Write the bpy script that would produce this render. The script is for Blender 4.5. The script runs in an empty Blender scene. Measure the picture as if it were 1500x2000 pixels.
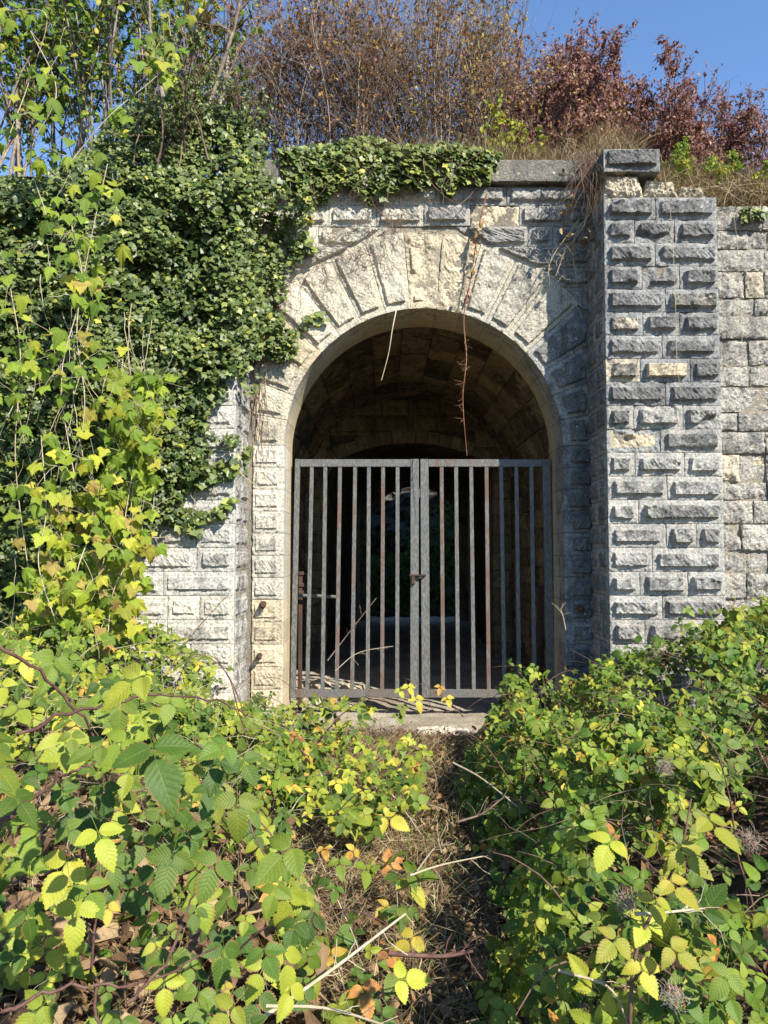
import bpy, bmesh, math
import numpy as np
from mathutils import Matrix, Vector

# ------------------------------------------------------------------ camera, sky, sun, exposure
F = 1502.0; PITCH = math.radians(3.0); CZ = 1.6
SUN_AZ = math.radians(37.0)      # from straight behind the camera towards its right
SUN_EL = math.radians(38.0)
scene = bpy.context.scene
C = scene.collection
cam_d = bpy.data.cameras.new('camera'); cam = bpy.data.objects.new('camera', cam_d); C.objects.link(cam)
cam.location = (0, 0, CZ); cam.rotation_euler = (math.radians(90) + PITCH, 0, 0)
cam_d.sensor_fit = 'VERTICAL'; cam_d.sensor_height = 36.0; cam_d.lens = 36.0 * F / 2000.0
cam_d.clip_start = 0.05; cam_d.clip_end = 2000
scene.camera = cam
world = bpy.data.worlds.new('World'); scene.world = world; world.use_nodes = True
wn = world.node_tree.nodes; wl = world.node_tree.links
sky = wn.new('ShaderNodeTexSky'); sky.sky_type = 'NISHITA'; sky.sun_disc = False
sky.sun_elevation = SUN_EL; sky.sun_rotation = math.pi - SUN_AZ
sky.air_density = 1.0; sky.dust_density = 0.0; sky.ozone_density = 6.0
wn['Background'].inputs['Strength'].default_value = 0.14
wl.new(sky.outputs[0], wn['Background'].inputs['Color'])
sd = bpy.data.lights.new('sun', 'SUN'); sd.energy = 5.0; sd.angle = math.radians(0.5); sd.color = (1.0, 0.94, 0.83)
sun = bpy.data.objects.new('sun', sd); C.objects.link(sun); sun.location = (6, -8, 10)
S = Vector((math.sin(SUN_AZ) * math.cos(SUN_EL), -math.cos(SUN_AZ) * math.cos(SUN_EL), math.sin(SUN_EL)))
sun.rotation_euler = S.to_track_quat('Z', 'Y').to_euler()
SUN = np.array(S)
vs = scene.view_settings
vs.view_transform = 'Standard'; vs.look = 'None'; vs.exposure = 0.90; vs.gamma = 1.0; vs.use_curve_mapping = False

rng = np.random.default_rng(11)
U = rng.uniform

# ------------------------------------------------------------------ maths helpers
def P(px, py, Y):
    """photo pixel (1500x2000) at world depth Y -> world point(s)"""
    px = np.asarray(px, float); py = np.asarray(py, float); Y = np.asarray(Y, float)
    u = (px - 750) / F; v = (1000 - py) / F
    dy = math.cos(PITCH) - math.sin(PITCH) * v; dz = math.sin(PITCH) + math.cos(PITCH) * v
    t = Y / dy
    return np.stack(np.broadcast_arrays(u * t, Y, CZ + dz * t), -1)

def hash2(i, j, seed):
    n = (i.astype(np.int64) * 374761393 + j.astype(np.int64) * 668265263 + seed * 974634777) & 0xffffffff
    n = ((n ^ (n >> 13)) * 1274126177) & 0xffffffff
    return ((n ^ (n >> 16)) & 0xffff) / 65535.0

def vnoise(x, y, seed=0):
    x = np.asarray(x, float); y = np.asarray(y, float)
    i = np.floor(x); j = np.floor(y); fx = x - i; fy = y - j
    fx = fx * fx * (3 - 2 * fx); fy = fy * fy * (3 - 2 * fy)
    a = hash2(i, j, seed); b = hash2(i + 1, j, seed); c = hash2(i, j + 1, seed); d = hash2(i + 1, j + 1, seed)
    return (a * (1 - fx) + b * fx) * (1 - fy) + (c * (1 - fx) + d * fx) * fy

def fbm(x, y, seed=0, o=3):
    s = 0; a = 0.5; f = 1.0
    for k in range(o):
        s = s + a * vnoise(np.asarray(x) * f, np.asarray(y) * f, seed + 17 * k); a *= 0.5; f *= 2.03
    return s / (1 - 0.5 ** o)

def sst(a, b, x):
    t = np.clip((np.asarray(x, float) - a) / (b - a), 0, 1); return t * t * (3 - 2 * t)

def nrm(v):
    return v / np.maximum(np.linalg.norm(v, axis=-1, keepdims=True), 1e-9)

def in_poly(x, y, poly):
    r = np.zeros(len(x), bool); n = len(poly); j = n - 1
    for i in range(n):
        xi, yi = poly[i]; xj, yj = poly[j]
        c = ((yi > y) != (yj > y)) & (x < (xj - xi) * (y - yi) / ((yj - yi) or 1e-9) + xi)
        r ^= c; j = i
    return r

def poly_sample(poly, n):
    p = np.array(poly, float); lo = p.min(0); hi = p.max(0); out = np.zeros((0, 2))
    while len(out) < n:
        q = rng.uniform(lo, hi, (n * 2, 2)); out = np.vstack([out, q[in_poly(q[:, 0], q[:, 1], poly)]])
    return out[:n]

# ------------------------------------------------------------------ object helpers
def mesh(name, V, Q=None, T=None, luv=None, mat=None, smooth=True):
    V = np.asarray(V, np.float32).reshape(-1, 3)
    Q = np.zeros((0, 4), np.int32) if Q is None else np.asarray(Q, np.int32).reshape(-1, 4)
    T = np.zeros((0, 3), np.int32) if T is None else np.asarray(T, np.int32).reshape(-1, 3)
    me = bpy.data.meshes.new(name)
    me.vertices.add(len(V)); me.vertices.foreach_set('co', V.ravel())
    nl = Q.size + T.size
    me.loops.add(nl); me.loops.foreach_set('vertex_index', np.concatenate([Q.ravel(), T.ravel()]).astype(np.int32))
    me.polygons.add(len(Q) + len(T))
    ls = np.concatenate([np.arange(len(Q)) * 4, Q.size + np.arange(len(T)) * 3]).astype(np.int32)
    me.polygons.foreach_set('loop_start', ls)
    me.update(calc_edges=True)
    sm = np.ones(len(Q) + len(T), bool)
    if smooth is not True: sm[:] = smooth
    me.polygons.foreach_set('use_smooth', sm)
    if luv is not None:
        a = me.attributes.new('luv', 'FLOAT_VECTOR', 'POINT'); a.data.foreach_set('vector', np.asarray(luv, np.float32).ravel())
    if mat is not None: me.materials.append(mat)
    return me

def wloc(o):
    v = Vector((0, 0, 0))
    while o is not None:
        v += o.location; o = o.parent
    return v

def link(name, me, parent=None, M=None, color=(0, 0, 0, 1), kind=None, label=None, cat=None, group=None):
    """M None: mesh is in world coordinates"""
    o = bpy.data.objects.new(name, me); C.objects.link(o); o.color = color
    M = Matrix.Identity(4) if M is None else M
    if parent is not None:
        o.parent = parent
        o.matrix_local = Matrix.Translation(-wloc(parent)) @ M
    else: o.matrix_world = M
    if kind: o['kind'] = kind
    if label: o['label'] = label
    if cat: o['category'] = cat
    if group: o['group'] = group
    return o

def thing(name, label, cat, loc, group=None, parent=None):
    o = bpy.data.objects.new(name, None); C.objects.link(o); o.empty_display_size = 0.1
    o.location = Vector(loc) - (wloc(parent) if parent else Vector((0, 0, 0)))
    if parent: o.parent = parent
    if label: o['label'] = label
    if cat: o['category'] = cat
    if group: o['group'] = group
    return o

def tubes(Pn, R, sides=4):
    Pn = np.asarray(Pn, float)
    if Pn.ndim == 2: Pn = Pn[None]
    n, k, _ = Pn.shape
    R = np.broadcast_to(np.asarray(R, float), (n, k))
    t = nrm(np.gradient(Pn, axis=1))
    ref = np.where(np.abs(t[:, :1, 2:3]) < 0.8, np.array([0, 0, 1.0]), np.array([1.0, 0, 0]))
    a = nrm(np.cross(t, np.broadcast_to(ref, t.shape))); b = np.cross(t, a)
    th = np.arange(sides) / sides * 2 * math.pi
    V = Pn[:, :, None] + R[:, :, None, None] * (a[:, :, None] * np.cos(th)[:, None] + b[:, :, None] * np.sin(th)[:, None])
    idx = np.arange(n * k * sides).reshape(n, k, sides); nx = np.roll(idx, -1, 2)
    Q = np.stack([idx[:, :-1], nx[:, :-1], nx[:, 1:], idx[:, 1:]], -1).reshape(-1, 4)
    return V.reshape(-1, 3), Q

def spline(pts, k=16):
    """Catmull-Rom resample of a few control points"""
    p = np.asarray(pts, float); p = np.vstack([2 * p[0] - p[1], p, 2 * p[-1] - p[-2]]); n = len(p) - 3
    u = np.linspace(0, n - 1e-6, k); i = u.astype(int); f = (u - i)[:, None]
    a, b, c, d = p[i], p[i + 1], p[i + 2], p[i + 3]
    return 0.5 * (2 * b + (c - a) * f + (2 * a - 5 * b + 4 * c - d) * f ** 2 + (3 * b - a - 3 * c + d) * f ** 3)

def box(x0, x1, y0, y1, z0, z1, bev=0.003):
    bm = bmesh.new(); bmesh.ops.create_cube(bm, size=1)
    for v in bm.verts: v.co = ((x0 + x1) / 2 + v.co.x * (x1 - x0), (y0 + y1) / 2 + v.co.y * (y1 - y0), (z0 + z1) / 2 + v.co.z * (z1 - z0))
    if bev: bmesh.ops.bevel(bm, geom=bm.edges[:], offset=bev, segments=1, affect='EDGES', profile=0.5)
    return bm

def bm_mesh(name, bm, mat):
    me = bpy.data.meshes.new(name); bm.to_mesh(me); bm.free(); me.materials.append(mat); return me

# ------------------------------------------------------------------ materials
class N:
    def __init__(self, name):
        self.m = bpy.data.materials.new(name); self.m.use_nodes = True
        self.t = self.m.node_tree; self.t.nodes.clear()
    def n(self, typ, **kw):
        o = self.t.nodes.new('ShaderNode' + typ)
        for k, v in kw.items(): setattr(o, k, v)
        return o
    def l(self, a, b): self.t.links.new(a, b)
    def put(self, sock, v):
        if isinstance(v, bpy.types.NodeSocket): self.l(v, sock)
        elif v is not None: sock.default_value = v
    def noise(self, vec, scale, detail=4, rough=0.55, dist=0):
        o = self.n('TexNoise'); self.l(vec, o.inputs['Vector'])
        o.inputs['Scale'].default_value = scale; o.inputs['Detail'].default_value = detail
        o.inputs['Roughness'].default_value = rough; o.inputs['Distortion'].default_value = dist
        return o.outputs['Fac']
    def math(self, op, a, b=None, c=None, clamp=False):
        o = self.n('Math', operation=op, use_clamp=clamp)
        for s, v in zip(o.inputs, (a, b, c)): self.put(s, v)
        return o.outputs[0]
    def step(self, x, a, b):
        o = self.n('MapRange', interpolation_type='SMOOTHSTEP'); self.put(o.inputs[0], x)
        self.put(o.inputs[1], a); self.put(o.inputs[2], b); return o.outputs[0]
    def mix(self, f, a, b, typ='MIX'):
        o = self.n('Mix', data_type='RGBA', blend_type=typ); self.put(o.inputs[0], f)
        for s, v in ((o.inputs[6], a), (o.inputs[7], b)):
            self.put(s, v if isinstance(v, bpy.types.NodeSocket) else (*v, 1.0)[:4])
        return o.outputs[2]
    def ramp(self, x, stops, interp='LINEAR'):
        o = self.n('ValToRGB'); self.l(x, o.inputs[0]); e = o.color_ramp.elements; o.color_ramp.interpolation = interp
        while len(e) < len(stops): e.new(0.5)
        for el, (p, c) in zip(e, stops): el.position = p; el.color = (*c, 1)
        return o.outputs[0]
    def bump(self, h, strength, dist, nrm_=None):
        o = self.n('Bump'); self.put(o.inputs['Height'], h); o.inputs['Strength'].default_value = strength
        o.inputs['Distance'].default_value = dist
        if nrm_ is not None: self.l(nrm_, o.inputs['Normal'])
        return o.outputs[0]
    def principled(self, col, rough=0.8, spec=0.3, normal=None, metal=0.0):
        o = self.n('BsdfPrincipled'); self.put(o.inputs['Base Color'], col if isinstance(col, bpy.types.NodeSocket) else (*col, 1))
        self.put(o.inputs['Roughness'], rough); o.inputs['Specular IOR Level'].default_value = spec
        self.put(o.inputs['Metallic'], metal)
        if normal is not None: self.l(normal, o.inputs['Normal'])
        return o.outputs[0]
    def out(self, sh):
        o = self.n('OutputMaterial'); self.l(sh, o.inputs[0]); return self.m

def stone_mat(name, crust=(0.105, 0.104, 0.102), cream=(0.52, 0.44, 0.28), bumpk=1.0):
    g = N(name); pos = g.n('NewGeometry').outputs['Position']; oi = g.n('ObjectInfo')
    tint = oi.outputs['Color']; al = oi.outputs['Alpha']
    big = g.noise(pos, 2.3, 5, 0.6); mid = g.noise(pos, 9, 8, 0.68); fine = g.noise(pos, 55, 6, 0.65); grit = g.noise(pos, 260, 3, 0.6)
    n = g.math('ADD', g.math('MULTIPLY', mid, 0.62), g.math('MULTIPLY', big, 0.38))
    at = g.n('Attribute', attribute_name='luv'); sx = g.n('SeparateXYZ'); g.l(at.outputs['Vector'], sx.inputs[0])
    thr = g.math('SUBTRACT', g.math('SUBTRACT', 0.80, g.math('MULTIPLY', al, 0.52)), g.math('MULTIPLY', sx.outputs[0], 0.13))
    cf = g.step(n, g.math('SUBTRACT', thr, 0.09), g.math('ADD', thr, 0.09))
    mask = g.math('MULTIPLY', sx.outputs[2], g.math('SUBTRACT', 1.0, g.step(g.math('ADD', sx.outputs[0], g.math('MULTIPLY', g.math('SUBTRACT', big, .5), 2.2)), .3, .6)))
    tint = g.mix(mask, tint, (.27, .272, .27))
    col = g.mix(g.math('MULTIPLY', cf, 0.82), tint, crust)
    # cream, freshly spalled patches
    v2 = g.n('VectorMath', operation='ADD'); g.l(pos, v2.inputs[0]); v2.inputs[1].default_value = (7.3, 2.1, 4.7)
    cr = g.noise(v2.outputs[0], 3.1, 6, 0.62, 0.4)
    col = g.mix(g.math('MULTIPLY', g.step(cr, 0.64, 0.70), 0.6), col, cream)
    # fine mottling and pale lichen specks
    col = g.mix(1.0, col, g.ramp(fine, [(0.30, (0.42, 0.42, 0.43)), (0.48, (0.95, 0.95, 0.95)), (0.70, (1.5, 1.48, 1.42))]), 'MULTIPLY')
    mp = g.n('Mapping'); g.l(pos, mp.inputs[0]); mp.inputs['Scale'].default_value = (9, 9, 0.8)
    sk = g.noise(mp.outputs[0], 1.0, 5, 0.6)
    col = g.mix(1.0, col, g.ramp(sk, [(0.32, (0.62, 0.62, 0.63)), (0.5, (0.95, 0.95, 0.94)), (0.7, (1.1, 1.08, 1.04))]), 'MULTIPLY')
    vo = g.n('TexVoronoi'); g.l(pos, vo.inputs['Vector']); vo.inputs['Scale'].default_value = 16
    li = g.math('MULTIPLY', g.step(vo.outputs['Distance'], 0.26, 0.12), g.step(g.noise(v2.outputs[0], 7, 4), 0.56, 0.64))
    col = g.mix(g.math('MULTIPLY', li, 0.6), col, (0.62, 0.62, 0.58))
    col = g.mix(g.math('MULTIPLY', g.step(sx.outputs[1], .3, .8), .7), col, (0.47, 0.37, 0.21))
    h = g.math('ADD', g.math('MULTIPLY', mid, 0.9), g.math('ADD', g.math('MULTIPLY', fine, 0.55), g.math('MULTIPLY', grit, 0.18)))
    return g.out(g.principled(col, 0.92, 0.2, g.bump(h, 0.75 * bumpk, 0.022)))

def leaf_mat(name, stops, trans=0.35, rough=0.5, spec=0.35, vein=0.5, freq=8.0, edge=None, spots=0.3):
    g = N(name); at = g.n('Attribute', attribute_name='luv'); sp = g.n('SeparateXYZ'); g.l(at.outputs['Vector'], sp.inputs[0])
    x, y, z = sp.outputs; oi = g.n('ObjectInfo'); oc = g.n('SeparateColor'); g.l(oi.outputs['Color'], oc.inputs[0])
    r = g.math('ADD', z, oc.outputs[0])
    pos = g.n('NewGeometry').outputs['Position']
    n = g.noise(pos, 28, 4, 0.6); nn = g.noise(pos, 140, 3, 0.6)
    r2 = g.math('ADD', r, g.math('MULTIPLY', g.math('SUBTRACT', n, 0.5), 0.28))
    col = g.ramp(r2, stops)
    wn_ = g.n('TexWhiteNoise', noise_dimensions='1D'); g.l(g.math('MULTIPLY', r, 917.3), wn_.inputs['W'])
    br = g.math('ADD', 0.72, g.math('MULTIPLY', wn_.outputs['Value'], 0.56))
    col = g.mix(1.0, col, g.ramp(br, [(0, (0, 0, 0)), (1, (1, 1, 1))]), 'MULTIPLY') if False else col
    mb = g.n('VectorMath', operation='SCALE'); g.l(col, mb.inputs[0]); g.l(br, mb.inputs['Scale']); col = mb.outputs[0]
    ax = g.math('ABSOLUTE', x); yw = g.math('ADD', y, g.math('MULTIPLY', g.math('SUBTRACT', n, 0.5), 0.10))
    fr = g.math('FRACT', g.math('MULTIPLY', g.math('SUBTRACT', yw, g.math('MULTIPLY', ax, 0.22)), freq))
    tri = g.math('ABSOLUTE', g.math('SUBTRACT', fr, 0.5))            # 0.5 on a vein
    sv = g.step(tri, 0.40, 0.49); mv = g.step(ax, 0.07, 0.02)
    vv = g.math('MAXIMUM', g.math('MULTIPLY', sv, 0.6), mv)
    col = g.mix(g.math('MULTIPLY', vv, 0.20 * vein), col, (0.42, 0.46, 0.16))
    if edge is not None:
        ef = g.math('MULTIPLY', g.step(g.math('ADD', ax, g.math('MULTIPLY', n, 0.5)), 0.98, 1.22), g.math('MULTIPLY', g.step(g.noise(pos, 7, 3), 0.50, 0.62), 0.8))
        col = g.mix(ef, col, edge)
    if spots: col = g.mix(g.math('MULTIPLY', g.step(nn, 0.66, 0.74), spots), col, (0.11, 0.06, 0.02))
    bh = g.math('ADD', g.math('MULTIPLY', g.math('SUBTRACT', 0.5, tri), 0.8), g.math('SUBTRACT', g.math('MULTIPLY', nn, 0.5), g.math('MULTIPLY', mv, 0.7)))
    nb = g.bump(bh, 0.40 * vein, 0.005)
    a = g.principled(col, rough, spec, nb)
    t = g.n('BsdfTranslucent'); tc = g.mix(0.5, col, g.mix(1.0, col, (1.5, 1.35, 0.5), 'MULTIPLY')); g.l(tc, t.inputs[0]); g.l(nb, t.inputs['Normal'])
    mx = g.n('MixShader'); mx.inputs[0].default_value = trans; g.l(a, mx.inputs[1]); g.l(t.outputs[0], mx.inputs[2])
    return g.out(mx.outputs[0])

def bark_mat(name, c1, c2, scale=40, rough=0.8):
    g = N(name); pos = g.n('NewGeometry').outputs['Position']
    n = g.noise(pos, scale, 5, 0.65); b = g.noise(pos, 3, 3)
    col = g.mix(g.step(g.math('ADD', g.math('MULTIPLY', n, 0.5), g.math('MULTIPLY', b, 0.5)), 0.38, 0.62), c1, c2)
    return g.out(g.principled(col, rough, 0.25, g.bump(n, 0.6, 0.004)))

def metal_mat():
    g = N('painted_iron'); pos = g.n('NewGeometry').outputs['Position']; oi = g.n('ObjectInfo')
    mp = g.n('Mapping'); g.l(pos, mp.inputs[0]); mp.inputs['Scale'].default_value = (1, 1, 0.25)
    n = g.noise(mp.outputs[0], 16, 7, 0.7); f = g.noise(mp.outputs[0], 90, 5, 0.7); b = g.noise(pos, 2.2, 3, 0.5)
    al = oi.outputs['Alpha']
    paint = g.mix(g.step(f, 0.35, 0.7), (0.066, 0.068, 0.063), (0.175, 0.170, 0.155))
    s = g.math('ADD', g.math('ADD', g.math('MULTIPLY', n, 0.6), g.math('MULTIPLY', b, 0.4)), g.math('MULTIPLY', al, 0.16))
    rf = g.math('MULTIPLY', g.step(s, 0.57, 0.72), .85)
    rust = g.mix(f, (0.075, 0.038, 0.026), (0.16, 0.095, 0.065))
    col = g.mix(rf, paint, rust)
    col = g.mix(g.math('MULTIPLY', g.step(g.noise(pos, 60, 4, 0.7), 0.64, 0.72), 0.5), col, (0.40, 0.38, 0.34))
    rough = g.math('ADD', 0.50, g.math('MULTIPLY', rf, 0.4))
    return g.out(g.principled(col, rough, 0.4, g.bump(g.math('ADD', f, g.math('MULTIPLY', rf, 0.5)), 0.3, 0.003)))

def ground_mat(name, a, b, c, scale=5):
    g = N(name); pos = g.n('NewGeometry').outputs['Position']
    n = g.noise(pos, scale, 8, 0.7); f = g.noise(pos, 60, 6, 0.7); q = g.noise(pos, 1.1, 4)
    col = g.mix(g.step(n, 0.35, 0.65), a, b); col = g.mix(g.math('MULTIPLY', g.step(q, 0.45, 0.65), 0.7), col, c)
    col = g.mix(1.0, col, g.ramp(f, [(0.25, (0.5, 0.5, 0.5)), (0.75, (1.4, 1.4, 1.4))]), 'MULTIPLY')
    return g.out(g.principled(col, 0.95, 0.15, g.bump(g.math('ADD', n, f), 0.9, 0.03)))

M_STONE = stone_mat('limestone')
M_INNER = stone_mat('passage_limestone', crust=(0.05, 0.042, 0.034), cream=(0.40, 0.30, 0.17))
M_MORTAR = ground_mat('mortar', (0.30, 0.25, 0.18), (0.40, 0.35, 0.27), (0.20, 0.18, 0.15), 9)
M_IRON = metal_mat()
M_RUST = bark_mat('rusty_iron', (0.030, 0.020, 0.016), (0.085, 0.050, 0.034), 60, 0.85)
M_EARTH = ground_mat('earth', (0.075, 0.05, 0.03), (0.13, 0.09, 0.055), (0.06, 0.045, 0.028))
M_DUST = ground_mat('pale_dust', (0.40, 0.35, 0.27), (0.54, 0.48, 0.38), (0.30, 0.25, 0.18), 7)
M_BARK = bark_mat('grey_bark', (0.15, 0.115, 0.09), (0.36, 0.30, 0.24))
M_TWIG = bark_mat('brown_twig', (0.10, 0.06, 0.045), (0.25, 0.17, 0.12))
M_PALE = bark_mat('pale_stalk', (0.34, 0.27, 0.16), (0.52, 0.45, 0.32))
M_CANE = bark_mat('red_cane', (0.075, 0.030, 0.028), (0.17, 0.10, 0.07))
M_REDST = bark_mat('red_creeper_stem', (0.16, 0.055, 0.03), (0.30, 0.17, 0.10))
G1, G2, YG, YE, OR, BR = (0.035, 0.085, 0.012), (0.075, 0.155, 0.02), (0.21, 0.29, 0.03), (0.47, 0.42, 0.05), (0.42, 0.17, 0.04), (0.17, 0.085, 0.035)
M_BRAM = leaf_mat('bramble_leaf', [(0.0, (0.026, 0.062, 0.009)), (0.25, (0.066, 0.125, 0.015)), (0.50, (0.150, 0.205, 0.023)), (0.72, (0.30, 0.315, 0.032)), (0.87, (0.52, 0.40, 0.055)), (0.95, OR), (1.0, BR)], 0.24, 0.50, 0.24, 0.6, 8.0, edge=(0.22, 0.12, 0.04), spots=0.5)
M_IVY = leaf_mat('ivy_leaf', [(0.0, (0.024, 0.048, 0.012)), (0.35, (0.072, 0.108, 0.026)), (0.70, (0.155, 0.190, 0.048)), (0.92, (0.26, 0.28, 0.058)), (1.0, (0.42, 0.36, 0.06))], 0.16, 0.42, 0.36, 0.4, 1.0, spots=0.15)
M_HOP = leaf_mat('hop_leaf', [(0.0, (0.05, 0.12, 0.015)), (0.35, (0.15, 0.24, 0.022)), (0.70, (0.27, 0.34, 0.03)), (0.92, (0.42, 0.40, 0.04)), (1.0, (0.30, 0.20, 0.06))], 0.38, 0.55, 0.25, 1.0, 6.0, edge=(0.40, 0.33, 0.05))
M_DOG = leaf_mat('dogwood_leaf', [(0.0, (0.10, 0.040, 0.044)), (0.45, (0.22, 0.088, 0.078)), (0.75, (0.32, 0.155, 0.10)), (0.9, (0.36, 0.23, 0.10)), (1.0, (0.38, 0.32, 0.08))], 0.30, 0.5, 0.35, 0.4, 6.0, spots=0.1)
M_BRN = leaf_mat('russet_leaf', [(0.0, (0.10, 0.040, 0.022)), (0.4, (0.20, 0.085, 0.035)), (0.7, (0.30, 0.16, 0.04)), (0.88, (0.36, 0.28, 0.05)), (1.0, (0.2, 0.24, 0.03))], 0.30, 0.55, 0.3, 0.5, 6.0, spots=0.1)
M_GRN = leaf_mat('spring_green_leaf', [(0.0, (0.045, 0.11, 0.016)), (0.45, (0.10, 0.19, 0.022)), (0.85, (0.23, 0.31, 0.03)), (1.0, (0.45, 0.38, 0.04))], 0.40, 0.5, 0.3, 0.6, 6.0, spots=0.1)
M_LITTER = leaf_mat('dead_leaf', [(0.0, (0.055, 0.03, 0.018)), (0.4, (0.15, 0.085, 0.045)), (0.75, (0.26, 0.165, 0.09)), (0.93, (0.36, 0.26, 0.14)), (1.0, (0.35, 0.12, 0.05))], 0.15, 0.75, 0.2, 0.8, 7.0, spots=0.3)
M_STRAW = leaf_mat('dry_grass', [(0.0, (0.11, 0.065, 0.03)), (0.45, (0.26, 0.18, 0.095)), (0.9, (0.50, 0.41, 0.25)), (1.0, (0.14, 0.20, 0.04))], 0.2, 0.7, 0.2, 0.0, 1.0, spots=0)

# ------------------------------------------------------------------ leaf templates: (verts, tris, luv); tip along +Y, face along +Z, length 1
def grid_leaf(nt, ns, width, shape, serr=0.0, fold=0.25, droop=0.18, corr=0.0, freq=8.0, peak=0.75):
    t = np.linspace(0, 1, nt + 1) ** 1.0; s = np.linspace(-1, 1, ns + 1)
    w = t ** .55 * (1 - t) ** shape; w = width * w / w.max(); w[0] = 0.012; w[-1] = 0.003
    V = []; L = []
    for i, a in enumerate(t):
        for b in s:
            ww = w[i] * (1 + (serr * (1 if i % 2 else -1) if abs(b) > 0.99 and 0 < i < nt else 0))
            yy = a + (serr * 0.25 * abs(b) if i % 2 else 0)
            x = b * ww
            z = fold * abs(x) - droop * a * a - 0.10 * fold * (abs(b) ** 3) + corr * math.cos(2 * math.pi * freq * (a - abs(b) * 0.22)) * min(1, abs(b) * 2.5)
            V.append((x, yy - 0.0, z)); L.append((b, a, 0))
    T = []; m = ns + 1
    for i in range(nt):
        for j in range(ns):
            q = i * m + j
            T += [(q, q + 1, q + m + 1), (q, q + m + 1, q + m)]
    return np.array(V), np.array(T), np.array(L)

def palmate(lobes, teeth=0, sinus=0.68, cup=0.08):
    """lobes: list of (angle_deg from tip, length, halfwidth_deg)"""
    out = []; luv = []
    for k, (a, ln, hw) in enumerate(lobes):
        if k == 0: out.append((a - hw, 0.36 * ln)); luv.append((-1, .5))
        n = teeth if teeth else 1
        for q in range(1, n):                                    # rising edge with teeth
            f = q / n; out.append((a - hw * (1 - f) * 0.85, ln * (0.62 + 0.34 * f) * (1.05 if q % 2 else 0.93))); luv.append((-(1 - f), f))
        out.append((a, ln)); luv.append((0, 1))
        for q in range(n - 1, 0, -1):
            f = q / n; out.append((a + hw * (1 - f) * 0.85, ln * (0.62 + 0.34 * f) * (1.05 if q % 2 else 0.93))); luv.append(((1 - f), f))
        nxt = lobes[k + 1] if k + 1 < len(lobes) else None
        if nxt: out.append((0.5 * (a + hw + nxt[0] - nxt[2]), sinus * 0.5 * (ln + nxt[1]))); luv.append((1, .5))
        else: out.append((a + hw, 0.36 * ln)); luv.append((1, .5))
    V = [(0, 0, 0)]; L = [(0, 0, 0)]
    for (a, r), (lx, ly) in zip(out, luv):
        x = r * math.sin(math.radians(a)); y = r * math.cos(math.radians(a))
        V.append((x, y, -cup * r * r * 1.6 + cup * (0.9 - abs(lx)) * -0.35)); L.append((lx, ly, 0))
    T = [(0, i + 1, i) for i in range(1, len(out))]
    V = np.array(V, float); V[:, 1] -= 0.0; V[:, :2] *= 0.66
    return V, np.array(T), np.array(L, float)

def combine(parts):
    V = []; T = []; L = []; o = 0
    for v, t, l in parts:
        V.append(v); T.append(t + o); L.append(l); o += len(v)
    return np.vstack(V), np.vstack(T), np.vstack(L)

def xf(tp, sc=1.0, rz=0.0, rx=0.0, off=(0, 0, 0)):
    v, t, l = tp; v = v * sc
    c, s = math.cos(rx), math.sin(rx); v = v @ np.array([[1, 0, 0], [0, c, -s], [0, s, c]]).T
    c, s = math.cos(rz), math.sin(rz); v = v @ np.array([[c, -s, 0], [s, c, 0], [0, 0, 1]]).T
    return v + np.array(off), t, l

def petiole(a, b, r=0.010):
    Pn = np.linspace(a, b, 3)[None]; v, q = tubes(Pn, r, 3)
    t = np.vstack([q[:, [0, 1, 2]], q[:, [0, 2, 3]]]); l = np.tile([0.0, 0.5, 0], (len(v), 1)); return v, t, l

def trifoliate(hi=True, var=0):
    r = np.random.default_rng(100 + var)
    mk = (lambda: grid_leaf(18, 6, r.uniform(.28, .35), r.uniform(.9, 1.2), .075, r.uniform(.05, .4), r.uniform(-.05, .40), .008)) if hi else \
         (lambda: grid_leaf(7, 2, r.uniform(.27, .34), r.uniform(.9, 1.2), .06, r.uniform(.15, .45), r.uniform(.05, .30)))
    ps = [xf(mk(), 1.0, r.uniform(-.15, .15), r.uniform(-.2, .1), (0, .30, 0)),
          xf(mk(), r.uniform(.70, .86), math.radians(r.uniform(58, 82)), r.uniform(-.35, .2), (-.03, .02, 0)),
          xf(mk(), r.uniform(.70, .86), -math.radians(r.uniform(58, 82)), r.uniform(-.35, .2), (.03, .02, 0)),
          petiole((0, .32, 0), (0, -.02, 0)), petiole((0, 0, 0), (0, -.65, -.22))]
    return combine(ps)

TRI_HI = [trifoliate(True, k) for k in range(7)]
TRI_LO = [trifoliate(False, 20 + k) for k in range(6)]
IVY = [palmate([(-118, .62, 30), (-58, .86, 28), (0, 1.15, 28), (58, .86, 28), (118, .62, 30)], 0, sinus=.74, cup=c) for c in (-.10, .05, .16)] + \
      [palmate([(-75, .75, 45), (0, 1.05, 38), (75, .75, 45)], 0, sinus=.8, cup=c) for c in (-.05, .12)]
HOP = [combine([palmate([(-122, .62, 32), (-60, .95, 30), (0, 1.15, 27), (60, .95, 30), (122, .62, 32)], 5, cup=c), petiole((0, 0, 0), (0, -.35, -.2))]) for c in (-.15, .1, .3, .5)] + \
      [combine([palmate([(-85, .8, 46), (0, 1.1, 40), (85, .8, 46)], 6, cup=c), petiole((0, 0, 0), (0, -.35, -.2))]) for c in (.05, .35)]
OVATE = [grid_leaf(3, 2, w, .9, 0, f, d) for w, f, d in ((.26, .5, .3), (.30, .3, .6), (.22, .7, .2))]
OVATE_HI = [grid_leaf(8, 4, w, .85, 0.03, f, d, .008, 6) for w, f, d in ((.33, .35, .25), (.36, .2, .5), (.30, .5, .1))]
CURL = [grid_leaf(5, 2, w, .8, .05, f, d) for w, f, d in ((.30, 1.2, .9), (.26, 1.8, -.6), (.34, .8, 1.2), (.3, -1.0, .5))]

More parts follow.
